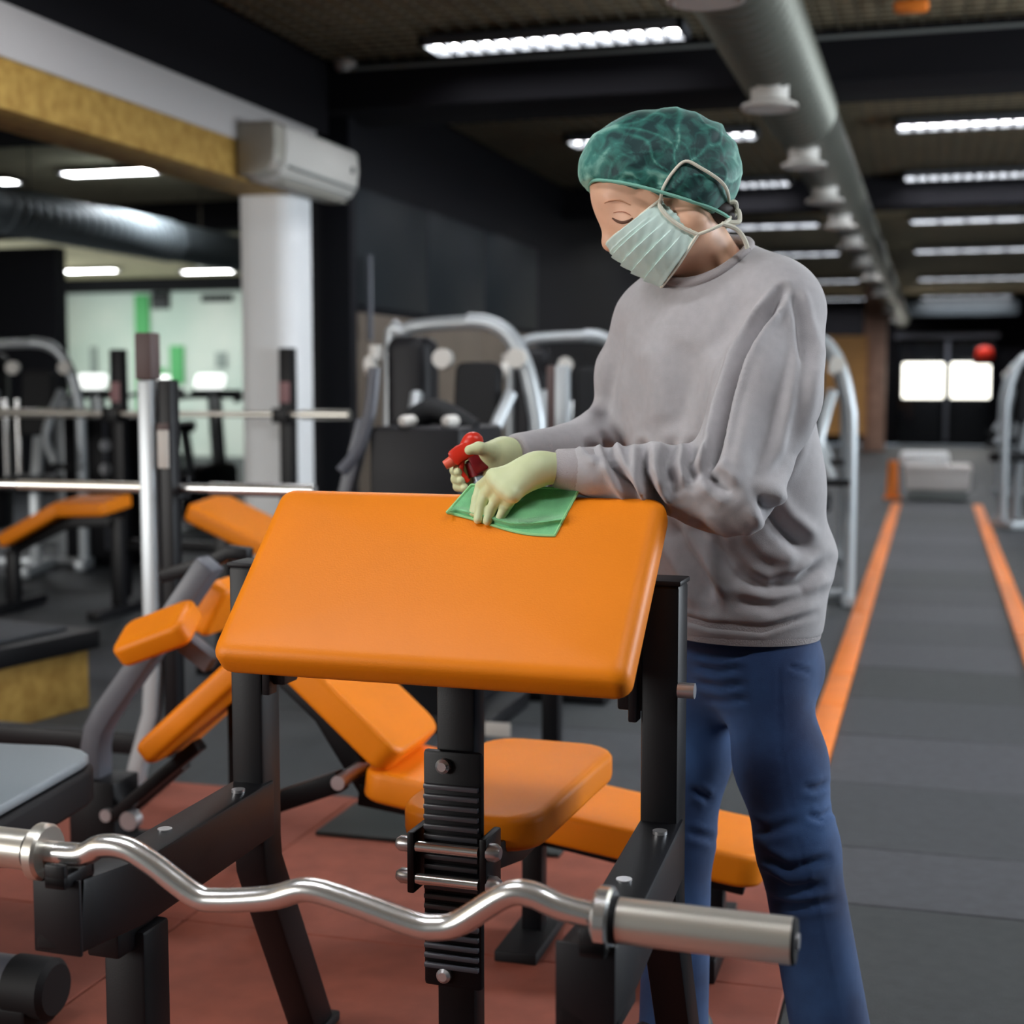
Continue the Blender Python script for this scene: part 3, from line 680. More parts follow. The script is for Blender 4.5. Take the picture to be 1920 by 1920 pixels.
MB().path([pt(300, 1390, Ym), pt(400, 1300, Ym), pt(470, 1240, Ym)], .05, .05, up=(0, 1, 0)).obj('seat_tube', M_BLACK, rm, bevel=.004)
MB().path([pt(345, 1200), pt(400, 1245)], .045, .05, up=(0, 1, 0)).obj('arm_tube', M_GREYTUBE, rm, bevel=.004)
MB().path([V(pt(450, 1240)[0], Ym, pt(450, 1240)[2]), V(pt(450, 1240)[0], Ym, .03)], .05, .05, up=(0, 1, 0)).obj('rear_leg', M_BLACK, rm, bevel=.004)

# ------------------------------------------------------------------ bench press racks with bars
Ya = 3.72
ra = thing('bench_press_rack', 'bench press rack with tall silver upright, left of the preacher bench', 'weight rack', (-2.6, Ya, 0))
x0 = on(284, 1000, 'y', Ya)[0]; zt1 = on(284, 712, 'y', Ya)[2]
for xx in (x0, x0 - .8):
    bt = on(240, 1475, 'y', Ya)
    MB().path([(xx, Ya, zt1), (xx, Ya, .35), (xx - .01, Ya, .22), (xx - .06, Ya, .06), (xx - .075, Ya, 0)], .048, .05, up=(0, 1, 0)).obj('upright', M_SILVER, ra, bevel=.008)
    MB().path([(xx, Ya, zt1), (xx, Ya, zt1 + .135)], .054, .056, up=(0, 1, 0)).obj('rubber_top', mat('brown rubber', (84, 66, 64), .6), ra, bevel=.006)
    MB().path([(xx + .053, Ya + .02, zt1), (xx + .053, Ya + .02, .1)], .045, .05, up=(0, 1, 0)).obj('black_post', M_BLACK, ra, bevel=.005)
    MB().box((xx + .05, Ya - .01, zt1 - .2), (.034, .006, .11)).obj('sticker', M_LABEL, ra, bevel=.001)
    MB().box((xx + .05, Ya - .01, zt1 - .135), (.034, .006, .02)).obj('sticker', MATS['brown rubber'], ra, bevel=.001)
    zb1 = on(284, 914, 'y', Ya + .05)[2]
    MB().box((xx + .03, Ya + .05, zb1 - .025), (.1, .05, .02)).box((xx + .03, Ya + .085, zb1 + .0), (.1, .015, .07)).obj('bar_hook', M_BLACK, ra, bevel=.004)
MB().path([(x0 + .05, Ya + .02, .12), (x0 - .8, Ya + .02, .12)], .05, .06).obj('crossbar', M_BLACK, ra, bevel=.004)
ba = thing('barbell', 'steel barbell on the hooks beside the silver upright', 'barbell', (x0 - .45, Ya + .05, zb1))
e1 = on(560, 916, 'y', Ya + .05)[0]
MB().cyl((x0 - 1.3, Ya + .05, zb1), (e1, Ya + .05, zb1), .0135, 14).obj('shaft', M_CHROME, ba, smooth=True)
MB().cyl((on(35, 910, 'y', Ya + .05)[0], Ya + .05, zb1), (x0 - .04, Ya + .05, zb1), .0165, 16).obj('knurled_grip', M_STEEL, ba, smooth=True)
MB().cyl((on(395, 910, 'y', Ya + .05)[0], Ya + .05, zb1), (e1 + .05, Ya + .05, zb1), .02, 16).obj('sleeve', M_CHROME, ba, smooth=True)

Yb = 7.1
rb_ = thing('bench_press_rack', 'bench press rack with two black uprights in front of the white column', 'weight rack', tuple(V(on(380, 900, 'y', Yb)[0], Yb, 0)))
zt2 = on(225, 655, 'y', Yb)[2]; zb2 = on(380, 776, 'y', Yb)[2]
for px in (225, 541):
    xx = on(px, 800, 'y', Yb)[0]
    MB().path([(xx, Yb, zt2), (xx, Yb, 0)], .075, .07, up=(0, 1, 0)).obj('upright', M_BLACK, rb_, bevel=.006)
    MB().box((xx - .005, Yb - .037, on(0, 735, 'y', Yb)[2]), (.06, .006, .11)).obj('sticker', mat('pink sticker', (150, 110, 112), .6), rb_, bevel=.001)
    MB().box((xx, Yb - .06, zb2 - .035), (.09, .1, .02)).box((xx, Yb - .105, zb2), (.09, .015, .07)).obj('bar_hook', M_BLACK, rb_, bevel=.004)
MB().path([(on(225, 800, 'y', Yb)[0], Yb, .3), (on(541, 800, 'y', Yb)[0], Yb, .3)], .06, .06).obj('crossbar', M_BLACK, rb_, bevel=.004)
Yq = 5.3
sp = thing('sloping_bench', 'orange sloping bench between the silver upright and the preacher pad', 'exercise bench', tuple(V(on(470, 1000, 'y', Yq)[0], Yq, 0)))
a, b = on(352, 938, 'y', Yq), on(590, 1055, 'y', Yq)
pad_obj('bench_pad', M_ORANGE, sp, frame_from((a + b) / 2 + V(0, .15, 0), b - a, (0, 1, .12)), np.linalg.norm(b - a), .3, .075, rc=.03, be=.015)
MB().path([a + V(.04, .15, -.1), b + V(0, .15, -.1)], .06, .06).obj('spine', M_BLACK, sp, bevel=.004)
for p in (a * .85 + b * .15, a * .1 + b * .9): MB().path([V(p[0], Yq + .15, p[2] - .08), V(p[0], Yq + .15, 0)], .06, .06, up=(0, 1, 0)).box((p[0], Yq + .15, .025), (.07, .4, .05)).obj('leg', M_BLACK, sp, bevel=.004)
bb = thing('barbell', 'long steel barbell across the black uprights before the white column', 'barbell', (on(300, 776, 'y', Yb)[0], Yb - .06, zb2))
xl, xr = on(-60, 776, 'y', Yb - .06)[0], on(655, 774, 'y', Yb - .06)[0]
MB().cyl((xl, Yb - .06, zb2), (xr, Yb - .06, zb2), .0155, 12).obj('shaft', M_STEEL, bb, smooth=True)
for p, q in ((xl, on(170, 776, 'y', Yb - .06)[0]), (on(565, 776, 'y', Yb - .06)[0], xr)):
    MB().cyl((p, Yb - .06, zb2), (q, Yb - .06, zb2), .026, 16).obj('sleeve', M_STEEL, bb, smooth=True)

# orange bench far left under the bars
yc = 6.4
cbn = thing('incline_bench', 'orange incline bench at the left picture edge behind the silver upright', 'exercise bench', tuple(V(on(90, 960, 'y', yc)[0], yc, 0)))
a, b, c = on(-10, 1000, 'y', yc), on(95, 940, 'y', yc), on(190, 938, 'y', yc)
pad_obj('backrest', M_ORANGE, cbn, frame_from((a + b) / 2 + V(0, .15, 0), b - a, (0, 1, .1)), np.linalg.norm(b - a) * 1.1, .3, .07, rc=.03, be=.015)
pad_obj('seat_pad', M_ORANGE, cbn, frame_from((b + c) / 2 + V(0, .15, 0), c - b, (0, 1, .1)), np.linalg.norm(c - b), .3, .07, rc=.03, be=.015)
MB().path([a + V(0, .15, -.1), b + V(0, .15, -.12), c + V(0, .15, -.12)], .06, .06).obj('main_tube', M_BLACK, cbn, bevel=.004)
for p in (a, c): MB().path([p + V(0, .15, -.1), V(p[0], yc + .15, 0)], .06, .06, up=(0, 1, 0)).box((p[0], yc + .15, .025), (.07, .5, .05)).obj('leg', M_BLACK, cbn, bevel=.004)

# ------------------------------------------------------------------ silver-framed weight machines (one master, copied)
def machine(label, loc):
    t = thing('weight_machine', label, 'exercise machine', (0, 0, 0), 'silver framed weight machines')
    arc = [(.05, .12, 1.46), (.14, .12, 1.45), (.23, .12, 1.40), (.30, .12, 1.28), (.345, .12, 1.1), (.36, .12, .9), (.36, .12, 0.02)]
    MB().tube(arc, .035, 14, smooth=5).obj('arched_frame', M_SILVER, t, smooth=True)
    MB().tube([(-.36, .25, .02), (-.36, .25, 1.32), (-.30, .25, 1.42), (-.2, .25, 1.45), (.05, .2, 1.46)], .03, 12, smooth=4).obj('rear_frame', M_SILVER, t, smooth=True)
    st = MB().bx(-.34, -.14, .12, .32, .25, 1.40).obj('weight_shroud', M_PLASTIC, t, bevel=.05, segs=3)
    for i in range(8): MB().bx(-.30, -.18, .10, .125, .3 + i * .055, .345 + i * .055).obj('weight_plate', M_RUBBER, st, bevel=.004)
    MB().cyl((-.37, .1, 1.30), (-.37, .1, 1.36), .03, 14).obj('pulley', M_NOZZ, t, smooth=True)
    MB().cyl((-.40, .08, 1.27), (-.36, .08, 1.27), .045, 16).obj('pulley', M_NOZZ, t, smooth=True)
    for x in (-.05, .28): MB().cyl((x, .05, 1.30), (x, .10, 1.30), .042, 16).obj('pulley', M_NOZZ, t, smooth=True)
    MB().tube([(-.16, .05, 1.15), (-.16, -.05, .95), (-.20, -.12, .75), (-.24, -.2, .55)], .028, 12, smooth=4).obj('lever_arm', M_SILVER, t, smooth=True)
    MB().tube([(.26, .05, 1.15), (.22, -.05, 1.0), (.20, -.1, .85), (.27, -.15, .7)], .028, 12, smooth=4).obj('lever_arm', M_SILVER, t, smooth=True)
    MB().cyl((-.10, .05, 1.1), (-.10, .05, .6), .018, 10).obj('guide_rod', M_CHROME, t, smooth=True)
    MB().cyl((-.02, .05, 1.1), (-.02, .05, .6), .018, 10).obj('guide_rod', M_CHROME, t, smooth=True)
    pad_obj('backrest', M_RUBBER, t, frame_from((.11, .02, 1.08), (1, 0, 0), (0, .15, 1)), .2, .42, .08, rc=.04, be=.02)
    pad_obj('seat_pad', M_RUBBER, t, frame_from((.11, -.12, .62), (1, 0, 0), (0, 1, .05)), .32, .34, .08, rc=.05, be=.02)
    MB().path([(.11, .06, .9), (.11, -.05, .5), (.11, -.08, .05)], .06, .06, up=(0, 1, 0)).obj('seat_post', M_SILVER, t, bevel=.005)
    MB().path([(-.38, .25, .03), (.38, .25, .03)], .07, .06).path([(.11, -.35, .03), (.11, .25, .03)], .07, .06).path([(.36, .25, .03), (.36, 0, .03)], .06, .06).obj('base_frame', M_SILVER, t, bevel=.006)
    MB().cyl((-.3, -.22, .52), (-.12, -.22, .52), .02, 12).obj('handle', M_RUBBER, t, smooth=True)
    MB().cyl((.2, -.16, .68), (.36, -.16, .68), .02, 12).obj('handle', M_RUBBER, t, smooth=True)
    t.location = loc; return t
def floor_at(px, d):
    p = at(px, 960, d); return (p[0], p[1], 0)
m0 = machine('silver arched weight machine against the black wall, left of the woman', floor_at(842, 6.15))
copy_tree(m0, floor_at(1075, 7.9), 'silver arched weight machine half hidden by the woman\'s elbow', .2)
copy_tree(m0, floor_at(1464, 7.75), 'silver weight machine just right of the woman\'s back', .05)
copy_tree(m0, floor_at(1480, 9.8), 'silver weight machine behind the one at the woman\'s back', .05)
copy_tree(m0, floor_at(1935, 12.3), 'silver weight machine at the right picture edge beside the lane', -2.6)
copy_tree(m0, floor_at(1915, 16), 'silver weight machine further back on the right of the lane', -2.6)
copy_tree(m0, floor_at(40, 9.2), 'silver weight machine in front of the dark partition at the left', .3)

# bulky black machine housing before the wall
d_ = 4.9
hm = thing('plate_machine', 'bulky black machine housing with two white knobs, behind the orange pad', 'exercise machine', floor_at(785, d_))
A, Bq = at(690, 800, d_), at(880, 800, d_)
MB().bx(A[0], Bq[0], A[1], A[1] + .5, .05, A[2]).obj('housing', M_PLASTIC, hm, bevel=.02)
MB().tube([V(A[0] + .04, A[1] + .2, A[2] - .02), V((A[0] + Bq[0]) / 2, A[1] + .2, A[2] + .05), V(Bq[0] - .02, A[1] + .2, A[2] - .02)], .045, 12, smooth=6).obj('padded_roll', M_RUBBER, hm, smooth=True)
for px in (757, 838):
    c = at(px, 790, d_ - .03); MB().tube([c + V(0, .08, 0), c, c - V(0, .015, 0)], [.02, .02, .012], 14).obj('knob', M_NOZZ, hm, smooth=True)
MB().path([V(A[0] - .05, A[1] + .1, A[2] + .02), V(A[0] - .14, A[1] + .1, .75), V(A[0] - .14, A[1] + .1, 0)], .05, .05, up=(0, 1, 0)).obj('side_arm', M_GREYTUBE, hm, bevel=.005)
MB().tube([at(702, 690, d_), at(694, 770, d_), at(674, 840, d_), at(640, 885, d_)], .022, 10, smooth=4).obj('lever', M_GREYTUBE, hm, smooth=True)
MB().path([V(A[0] - .1, A[1] + .25, .03), V(Bq[0] + .1, A[1] + .25, .03)], .5, .06).obj('base', M_BLACK, hm, bevel=.005)
p1 = on(1055, 700, 'y', 5.3)
pst = thing('cable_post', 'slim silver cable post beside the woman\'s forearm', 'machine post', (p1[0], 5.3, 0))
MB().path([(p1[0], 5.3, on(0, 690, 'y', 5.3)[2]), (p1[0], 5.3, .03)], .05, .05, up=(0, 1, 0)).obj('post', M_SILVER, pst, bevel=.006)
MB().path([(p1[0] - .045, 5.32, on(0, 690, 'y', 5.3)[2]), (p1[0] - .045, 5.32, .03)], .035, .05, up=(0, 1, 0)).obj('back_rail', mat('brown rubber', (84, 66, 64)), pst, bevel=.005)
MB().bx(p1[0] - .2, p1[0] + .2, 5.15, 5.45, 0, .04).obj('base_plate', M_BLACK, pst, bevel=.005)

# cardio machines with bright consoles in the left hall
def bike(label, px, d):
    o = V(*floor_at(px, d)); t = thing('exercise_bike', label, 'exercise bike', tuple(o), 'exercise bikes in the left hall')
    zc = at(px, 715, d)[2]
    MB().box(o + V(0, 0, zc), (.26, .06, .13), Matrix.Rotation(-.5, 3, 'X')).obj('console', M_CONSOLE_GLOW, t, bevel=.03)
    MB().box(o + V(.03, .05, zc - .09), (.42, .1, .05)).obj('console_tray', M_RUBBER, t, bevel=.02)
    MB().path([o + V(0, .06, zc - .05), o + V(0, .15, .4), o + V(0, .2, .06)], .09, .09, up=(0, 1, 0)).obj('mast', M_SILVER, t, bevel=.01)
    MB().tube([o + V(-.28, -.12, zc - .15), o + V(-.22, .05, zc - .12), o + V(.22, .05, zc - .12), o + V(.28, -.12, zc - .15)], .02, 10, smooth=4).obj('handlebar', M_RUBBER, t, smooth=True)
    MB().bx(o[0] - .1, o[0] + .1, o[1] - .35, o[1] + .3, .12, .58).obj('drive_housing', M_PLASTIC, t, bevel=.06, segs=3)
    pad_obj('saddle', M_RUBBER, t, frame_from(o + V(0, -.42, .92), (1, 0, 0), (0, 1, .05)), .26, .28, .08, rc=.06, be=.03, w2=.1)
    MB().path([o + V(0, -.42, .86), o + V(0, -.3, .4)], .06, .06, up=(0, 1, 0)).obj('saddle_post', M_SILVER, t, bevel=.005)
    for s in (-.4, .3): MB().path([o + V(-.28, s, .04), o + V(.28, s, .04)], .08, .08).obj('stabiliser', M_SILVER, t, bevel=.01)
    MB().path([o + V(0, -.4, .06), o + V(0, .3, .06)], .08, .08).obj('base_tube', M_BLACK, t, bevel=.01)
bike('exercise bike with bright console left of the silver upright', 178, 11.2)
bike('exercise bike with bright console just left of the white column', 398, 11.4)
bike('exercise bike further back between the two bright consoles', 300, 13.4)
# black weight stack cabinet below the left bars
o = V(*floor_at(175, 9.6)); t = thing('weight_stack', 'black weight stack cabinet with round bolts behind the left barbell', 'exercise machine', tuple(o))
MB().bx(o[0] - .22, o[0] + .24, o[1], o[1] + .5, .0, .98).obj('cabinet', M_PLASTIC, t, bevel=.02)
for py in (835, 880):
    c = on(200, py, 'y', o[1] - .01); MB().cyl(c + V(0, .03, 0), c - V(0, .02, 0), .04, 14).obj('bolt_cap', M_BOLT, t, smooth=True)
MB().bx(o[0] + .1, o[0] + .12, o[1] - .02, o[1], .1, .95).obj('guide_strip', M_GREYTUBE, t)
MB().bx(o[0] - .32, o[0] - .22, o[1] + .05, o[1] + .15, 0, 1.1).obj('side_column', M_SILVER, t, bevel=.02)

# ================================================================== THE WOMAN
M_SKIN = mat('skin', (230, 182, 152), .5, var=.05, scale=30)
MATS['skin'].node_tree.nodes['Principled BSDF'].inputs['Subsurface Weight'].default_value = .12
MATS['skin'].node_tree.nodes['Principled BSDF'].inputs['Subsurface Radius'].default_value = (.02, .008, .005)
M_SWEAT = mat('grey sweatshirt', (178, 175, 178), .9, var=.045, scale=70, bump=.18, bscale=900, sheen=.25)
M_RIBK = mat('grey rib knit', (176, 170, 172), .9, bump=.3, bscale=500, sheen=.25)
M_JEANS = mat('blue denim', (24, 46, 88), .85, rgb2=(56, 92, 144), scale=7, bump=.25, bscale=1200, sheen=.1)
M_GLOVE = mat('latex glove', (212, 220, 172), .5, var=.04, scale=40)
M_CLOTH = mat('green microfibre', (120, 200, 138), .95, var=.10, scale=60, bump=.35, bscale=900, sheen=.5)
M_CLOTHE = mat('green cloth hem', (150, 214, 150), .9)
M_MASK = mat('mask fabric', (208, 232, 225), .8, var=.03, scale=60)
M_STRAP = mat('mask strap', (222, 220, 204), .8)
M_HAIR = mat('dark lash', (92, 58, 40), .7)
M_SHOE = mat('dark shoe', (40, 42, 50), .6)
feet = at(1400, 960, 2.42)
person = thing('person', 'woman in grey sweatshirt, jeans, green hair cap and face mask wiping the pad', 'person', (feet[0], feet[1], 0))

# directions: s = towards her left side, fr = the way her chest faces
s_ = Rv * .72 + (-V(Fv[0], Fv[1], 0)) * .69; s_[2] = 0; s_ /= np.linalg.norm(s_)
up = V(0, 0, 1); fr = -np.cross(up, s_); fr /= np.linalg.norm(fr)
if fr @ Rv > 0: fr = -fr
BT = np.stack([s_, fr, up])

# --- head (profile to the left, bent down)
HD = 2.32
hp = lambda x, y, w=0.0: at(x, y, HD) - Fv * w
nod = math.radians(36)
hf = -Rv * math.cos(nod) - Uv * math.sin(nod); hu = -Rv * math.sin(nod) + Uv * math.cos(nod); hs = -Fv
HB = np.stack([hf, hs, hu])
face_pr = [('e', hp(1224, 325), (.104, .076, .098), HB), ('e', hp(1203, 415), (.060, .058, .085), HB, .03)]
face_pr += [('c', hp(1222, 478), hp(1232, 486), .028, .028, .03)]
for w in (.034, -.034): face_pr += [('c', hp(1228, 478, w * .5), hp(1285, 425, w * 1.4), .026, .030, .03), ('e', hp(1190, 432, w * 1.1), (.022, .018, .024), HB, .02)]
face_pr += [('c', hp(1153, 402), hp(1143, 452), .0075, .0125, .014), ('e', hp(1139, 380), (.010, .045, .016), HB, .02), ('c', hp(1146, 458), hp(1152, 462), .011, .010, .012)]
for w in (.031, -.031): face_pr += [('e', hp(1167, 408, w), (.0135, .0155, .0125), HB, .006)]
for w in (.068, -.068): face_pr += [('e', hp(1284, 376, w), (.018, .008, .028), HB, .006)]
sh_r, el_r, wr_r = at(1232, 600, 2.49), at(1150, 800, 2.55), at(955, 851, 2.36)
sh_l, el_l, wr_l = at(1455, 575, 2.31), at(1362, 935, 2.19), at(1030, 878, 2.165)
neck0, neck1 = at(1352, 545, 2.40), at(1288, 428, 2.325)
hip_c = at(1395, 1180, 2.43)
kn_l, kn_r = at(1496, 1590, 2.34), at(1272, 1570, 2.52)
an_l = V(*at(1565, 2040, 2.40)[:2], .09); an_r = V(*at(1262, 2000, 2.50)[:2], .09)
hj_l, hj_r = at(1432, 1275, 2.385), at(1305, 1262, 2.50)
body_pr = face_pr + [('c', neck0, neck1, .060, .052, .03), ('c', neck0 - up * .03, hip_c, .075, .09, .04), ('c', sh_r, sh_l, .05, .05, .05),
    ('c', sh_l, el_l, .038, .028, .03), ('c', el_l, wr_l, .026, .019, .02), ('c', sh_r, el_r, .034, .026, .03), ('c', el_r, wr_r, .026, .019, .02),
    ('c', hj_l, kn_l, .065, .048, .03), ('c', kn_l, an_l, .046, .034, .02), ('c', hj_r, kn_r, .065, .048, .03), ('c', kn_r, an_r, .046, .034, .02)]
vs, fs = sdf_mesh(body_pr, .02, .0042, smooth=1)
bodyo = soft('body', vs, fs, M_SKIN, person)
# finer head surface is part of the same body mesh: relax keeps the profile, eyelid line and brow are fine strands
def strand(pts, r, nm, m, par):
    return MB().tube(pts, r, 8, smooth=4).obj(nm, m, par, smooth=True)
bX, bY = proj(vs); bZ = (vs - Cc) @ Fv
def skin_at(x, y, lift=.0006):
    m = (np.abs(bX - x) < 7) & (np.abs(bY - y) < 7)
    if not m.any(): return hp(x, y)
    wgt = np.exp(-((bX[m] - x) ** 2 + (bY[m] - y) ** 2) / 12) * (bZ[m] < bZ[m].min() + .012)
    return at(x, y, (bZ[m] * wgt).sum() / wgt.sum() - lift)
strand([skin_at(*p) for p in ((1148, 409), (1156, 414), (1166, 417), (1177, 415), (1186, 409))], [.001, .0022, .0026, .0024, .001], 'eyelash', M_HAIR, bodyo)
strand([skin_at(*p) for p in ((1150, 399), (1160, 397), (1172, 398), (1183, 404))], [.0004, .0008, .0008, .0004], 'eyelid_fold', mat('lid fold', (176, 112, 86), .8), bodyo)
strand([skin_at(*p) for p in ((1133, 381), (1146, 376), (1164, 376), (1182, 384))], [.0006, .0014, .0014, .0006], 'eyebrow', mat('brow', (190, 140, 108), .8), bodyo)
v1, f1 = sdf_mesh([('e', hp(1338, 396, 0), (.036, .055, .022), None), ('e', hp(1352, 400, 0), (.022, .035, .018), None)], .02, .005)
soft('hair', v1, f1, mat('dark hair', (38, 26, 22), .6), person)

# --- hair cap
def cap_extra(P, D):
    return D
cap_pr = [('e', hp(1238, 313), (.118, .09, .092), np.stack([-Rv * .995 - Uv * .09, hs, Uv * .995 - Rv * .09])), ('e', hp(1312, 332), (.058, .066, .062), None, .05), ('e', hp(1165, 315), (.058, .066, .045), None, .05), ('e', hp(1290, 372, .05), (.040, .038, .040), None, .04), ('e', hp(1290, 372, -.05), (.040, .038, .040), None, .04)]
cut_n = -Uv * 1.0 - Rv * .285
vs, fs = sdf_mesh(cap_pr, .03, .0030, cuts=[(hp(1105, 347), cut_n)], smooth=2)
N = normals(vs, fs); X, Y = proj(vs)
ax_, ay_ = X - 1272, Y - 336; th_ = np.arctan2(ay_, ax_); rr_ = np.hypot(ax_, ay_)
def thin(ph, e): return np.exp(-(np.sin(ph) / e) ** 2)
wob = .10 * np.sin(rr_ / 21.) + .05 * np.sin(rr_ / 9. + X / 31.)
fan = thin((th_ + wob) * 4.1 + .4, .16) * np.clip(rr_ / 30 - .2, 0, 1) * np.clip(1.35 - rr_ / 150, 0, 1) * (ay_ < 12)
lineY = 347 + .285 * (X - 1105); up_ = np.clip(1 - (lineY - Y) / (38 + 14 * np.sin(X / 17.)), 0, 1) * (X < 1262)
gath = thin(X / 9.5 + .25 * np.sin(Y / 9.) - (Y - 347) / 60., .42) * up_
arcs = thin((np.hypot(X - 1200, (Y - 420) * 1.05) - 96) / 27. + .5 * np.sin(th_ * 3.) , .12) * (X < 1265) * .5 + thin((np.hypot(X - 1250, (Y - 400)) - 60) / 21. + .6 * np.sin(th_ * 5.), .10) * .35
edge = np.clip((np.abs(N @ hs) < .42) * 1.0, 0, 1) * np.clip(1 - np.abs(N @ hs) / .42, 0, 1)  # painted rim sheen: paler where the cap surface turns edge-on
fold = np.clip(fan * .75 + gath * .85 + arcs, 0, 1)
vs = vs + N * ((fold * .0026) + .0014 * np.sin(X / 14. + 2 * np.sin(Y / 19.)) + .0010 * np.sin(Y / 8. + X / 11.))[:, None]
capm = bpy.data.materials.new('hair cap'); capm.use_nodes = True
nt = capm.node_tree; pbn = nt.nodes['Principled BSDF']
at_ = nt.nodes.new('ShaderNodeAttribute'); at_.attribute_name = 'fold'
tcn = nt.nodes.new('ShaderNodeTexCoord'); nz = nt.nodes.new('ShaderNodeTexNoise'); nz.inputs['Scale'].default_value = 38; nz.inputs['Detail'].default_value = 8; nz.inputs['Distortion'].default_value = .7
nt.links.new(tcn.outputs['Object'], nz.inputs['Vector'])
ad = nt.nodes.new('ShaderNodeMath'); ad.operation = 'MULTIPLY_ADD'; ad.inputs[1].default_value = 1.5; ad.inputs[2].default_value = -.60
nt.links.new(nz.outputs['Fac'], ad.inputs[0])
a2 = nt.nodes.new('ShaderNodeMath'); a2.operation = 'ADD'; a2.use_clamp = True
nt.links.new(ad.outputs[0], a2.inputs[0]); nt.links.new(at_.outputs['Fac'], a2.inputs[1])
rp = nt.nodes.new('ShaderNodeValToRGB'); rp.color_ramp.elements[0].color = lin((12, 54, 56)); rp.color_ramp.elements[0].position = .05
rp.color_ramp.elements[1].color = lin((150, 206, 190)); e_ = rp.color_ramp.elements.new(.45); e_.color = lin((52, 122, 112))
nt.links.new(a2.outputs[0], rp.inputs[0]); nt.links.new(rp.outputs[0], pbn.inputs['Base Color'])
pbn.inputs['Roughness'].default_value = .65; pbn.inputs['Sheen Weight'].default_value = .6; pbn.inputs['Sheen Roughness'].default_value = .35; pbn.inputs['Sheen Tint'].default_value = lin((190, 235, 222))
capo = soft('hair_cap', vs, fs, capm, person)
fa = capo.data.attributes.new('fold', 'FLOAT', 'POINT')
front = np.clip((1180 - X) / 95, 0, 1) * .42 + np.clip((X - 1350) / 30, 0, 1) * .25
fa.data.foreach_set('value', np.clip(fold * .62 + front + edge * .35, 0, 1).astype(np.float32))  # holds the fold lines, the paler front and the painted rim sheen
rim = [(1104, 347, .0), (1112, 350, .045), (1140, 357, .066), (1180, 368, .08), (1230, 383, .087), (1285, 399, .085), (1330, 411, .070), (1358, 419, .045), (1368, 420, 0)]
rimp = [hp(x, y, w) for x, y, w in rim] + [hp(x, y, -w) for x, y, w in rim[-2:0:-1]] + [hp(1105, 347, 0)]
MB().tube(rimp, .0028, 8, smooth=5).obj('elastic_band', mat('cap band', (128, 190, 172), .8), capo, smooth=True)

# --- face mask with pleats and ties
Aq, Bk, Ck, Dq = (1133, 461), (1230, 393), (1297, 457), (1240, 538)
n_i, n_j = 41, 61
P = np.zeros((n_i, n_j, 3))
for i in range(n_i):
    a = math.radians(-96 + 192 * i / (n_i - 1))
    for j in range(n_j):
        v = j / (n_j - 1)
        fx, fy = Aq[0] + (Dq[0] - Aq[0]) * v, Aq[1] + (Dq[1] - Aq[1]) * v
        bx_, by_ = Bk[0] + (Ck[0] - Bk[0]) * v, Bk[1] + (Ck[1] - Bk[1]) * v
        f_ = max(math.cos(a), 0) ** .75
        x, y = bx_ + (fx - bx_) * f_, by_ + (fy - by_) * f_
        bulge = math.sin(math.pi * v) * 8 * f_
        pl = ((v * 5.3) % 1.0); saw = (1 - pl) * (0 if v < .12 or v > .93 else 1)
        out = (.0045 * saw) * max(0.0, min(1.0, (84 - abs(math.degrees(a))) / 20)) + .0008 * math.sin(i * 1.7 + j * .6)
        w = (.070 + .003 * math.sin(math.pi * v)) * math.sin(a)
        p = hp(x - bulge * .83, y + bulge * .5, w)
        d = -Rv * math.cos(a) * .8 - Uv * .4 * math.cos(a) + hs * math.sin(a)
        P[i, j] = p + d * out
mk = MB().grid(P).obj('face_mask', M_MASK, person, smooth=True)
md = mk.modifiers.new('thickness', 'SOLIDIFY'); md.thickness = .0016
def tie(pts, nm, r=.0027): return MB().tube([hp(*p) for p in pts], r, 8, smooth=6).obj(nm, M_STRAP, mk, smooth=True)
tie([(1231, 391, .072), (1229, 405, .073), (1243, 424, .074), (1268, 443, .074), (1297, 456, .072)], 'edge_binding', .0036)
tie([(1230, 394, .073), (1233, 375, .084), (1250, 348, .093), (1272, 330, .097), (1300, 342, .096), (1335, 362, .088), (1352, 378, .07), (1362, 390, .03)], 'upper_tie')
tie([(1297, 456, .072), (1318, 449, .076), (1342, 437, .070), (1358, 424, .05), (1366, 410, .02)], 'lower_tie')
tie([(1366, 408, .01), (1360, 392, .03), (1372, 388, .035), (1376, 402, .02), (1368, 412, .015)], 'bow_loop', .004)
tie([(1366, 410, .01), (1378, 402, .03), (1378, 425, .04), (1352, 428, .05)], 'bow_loop', .004)
tie([(1342, 436, .07), (1368, 442, .06), (1384, 458, .055), (1392, 476, .05)], 'tie_end', .004)
tie([(1133, 461, .0), (1150, 449, .032), (1180, 429, .055), (1212, 406, .068), (1230, 393, .073)], 'top_binding', .0026)
tie([(1240, 538, .0), (1250, 527, .034), (1265, 507, .055), (1284, 477, .068), (1297, 457, .073)], 'bottom_binding', .0026)

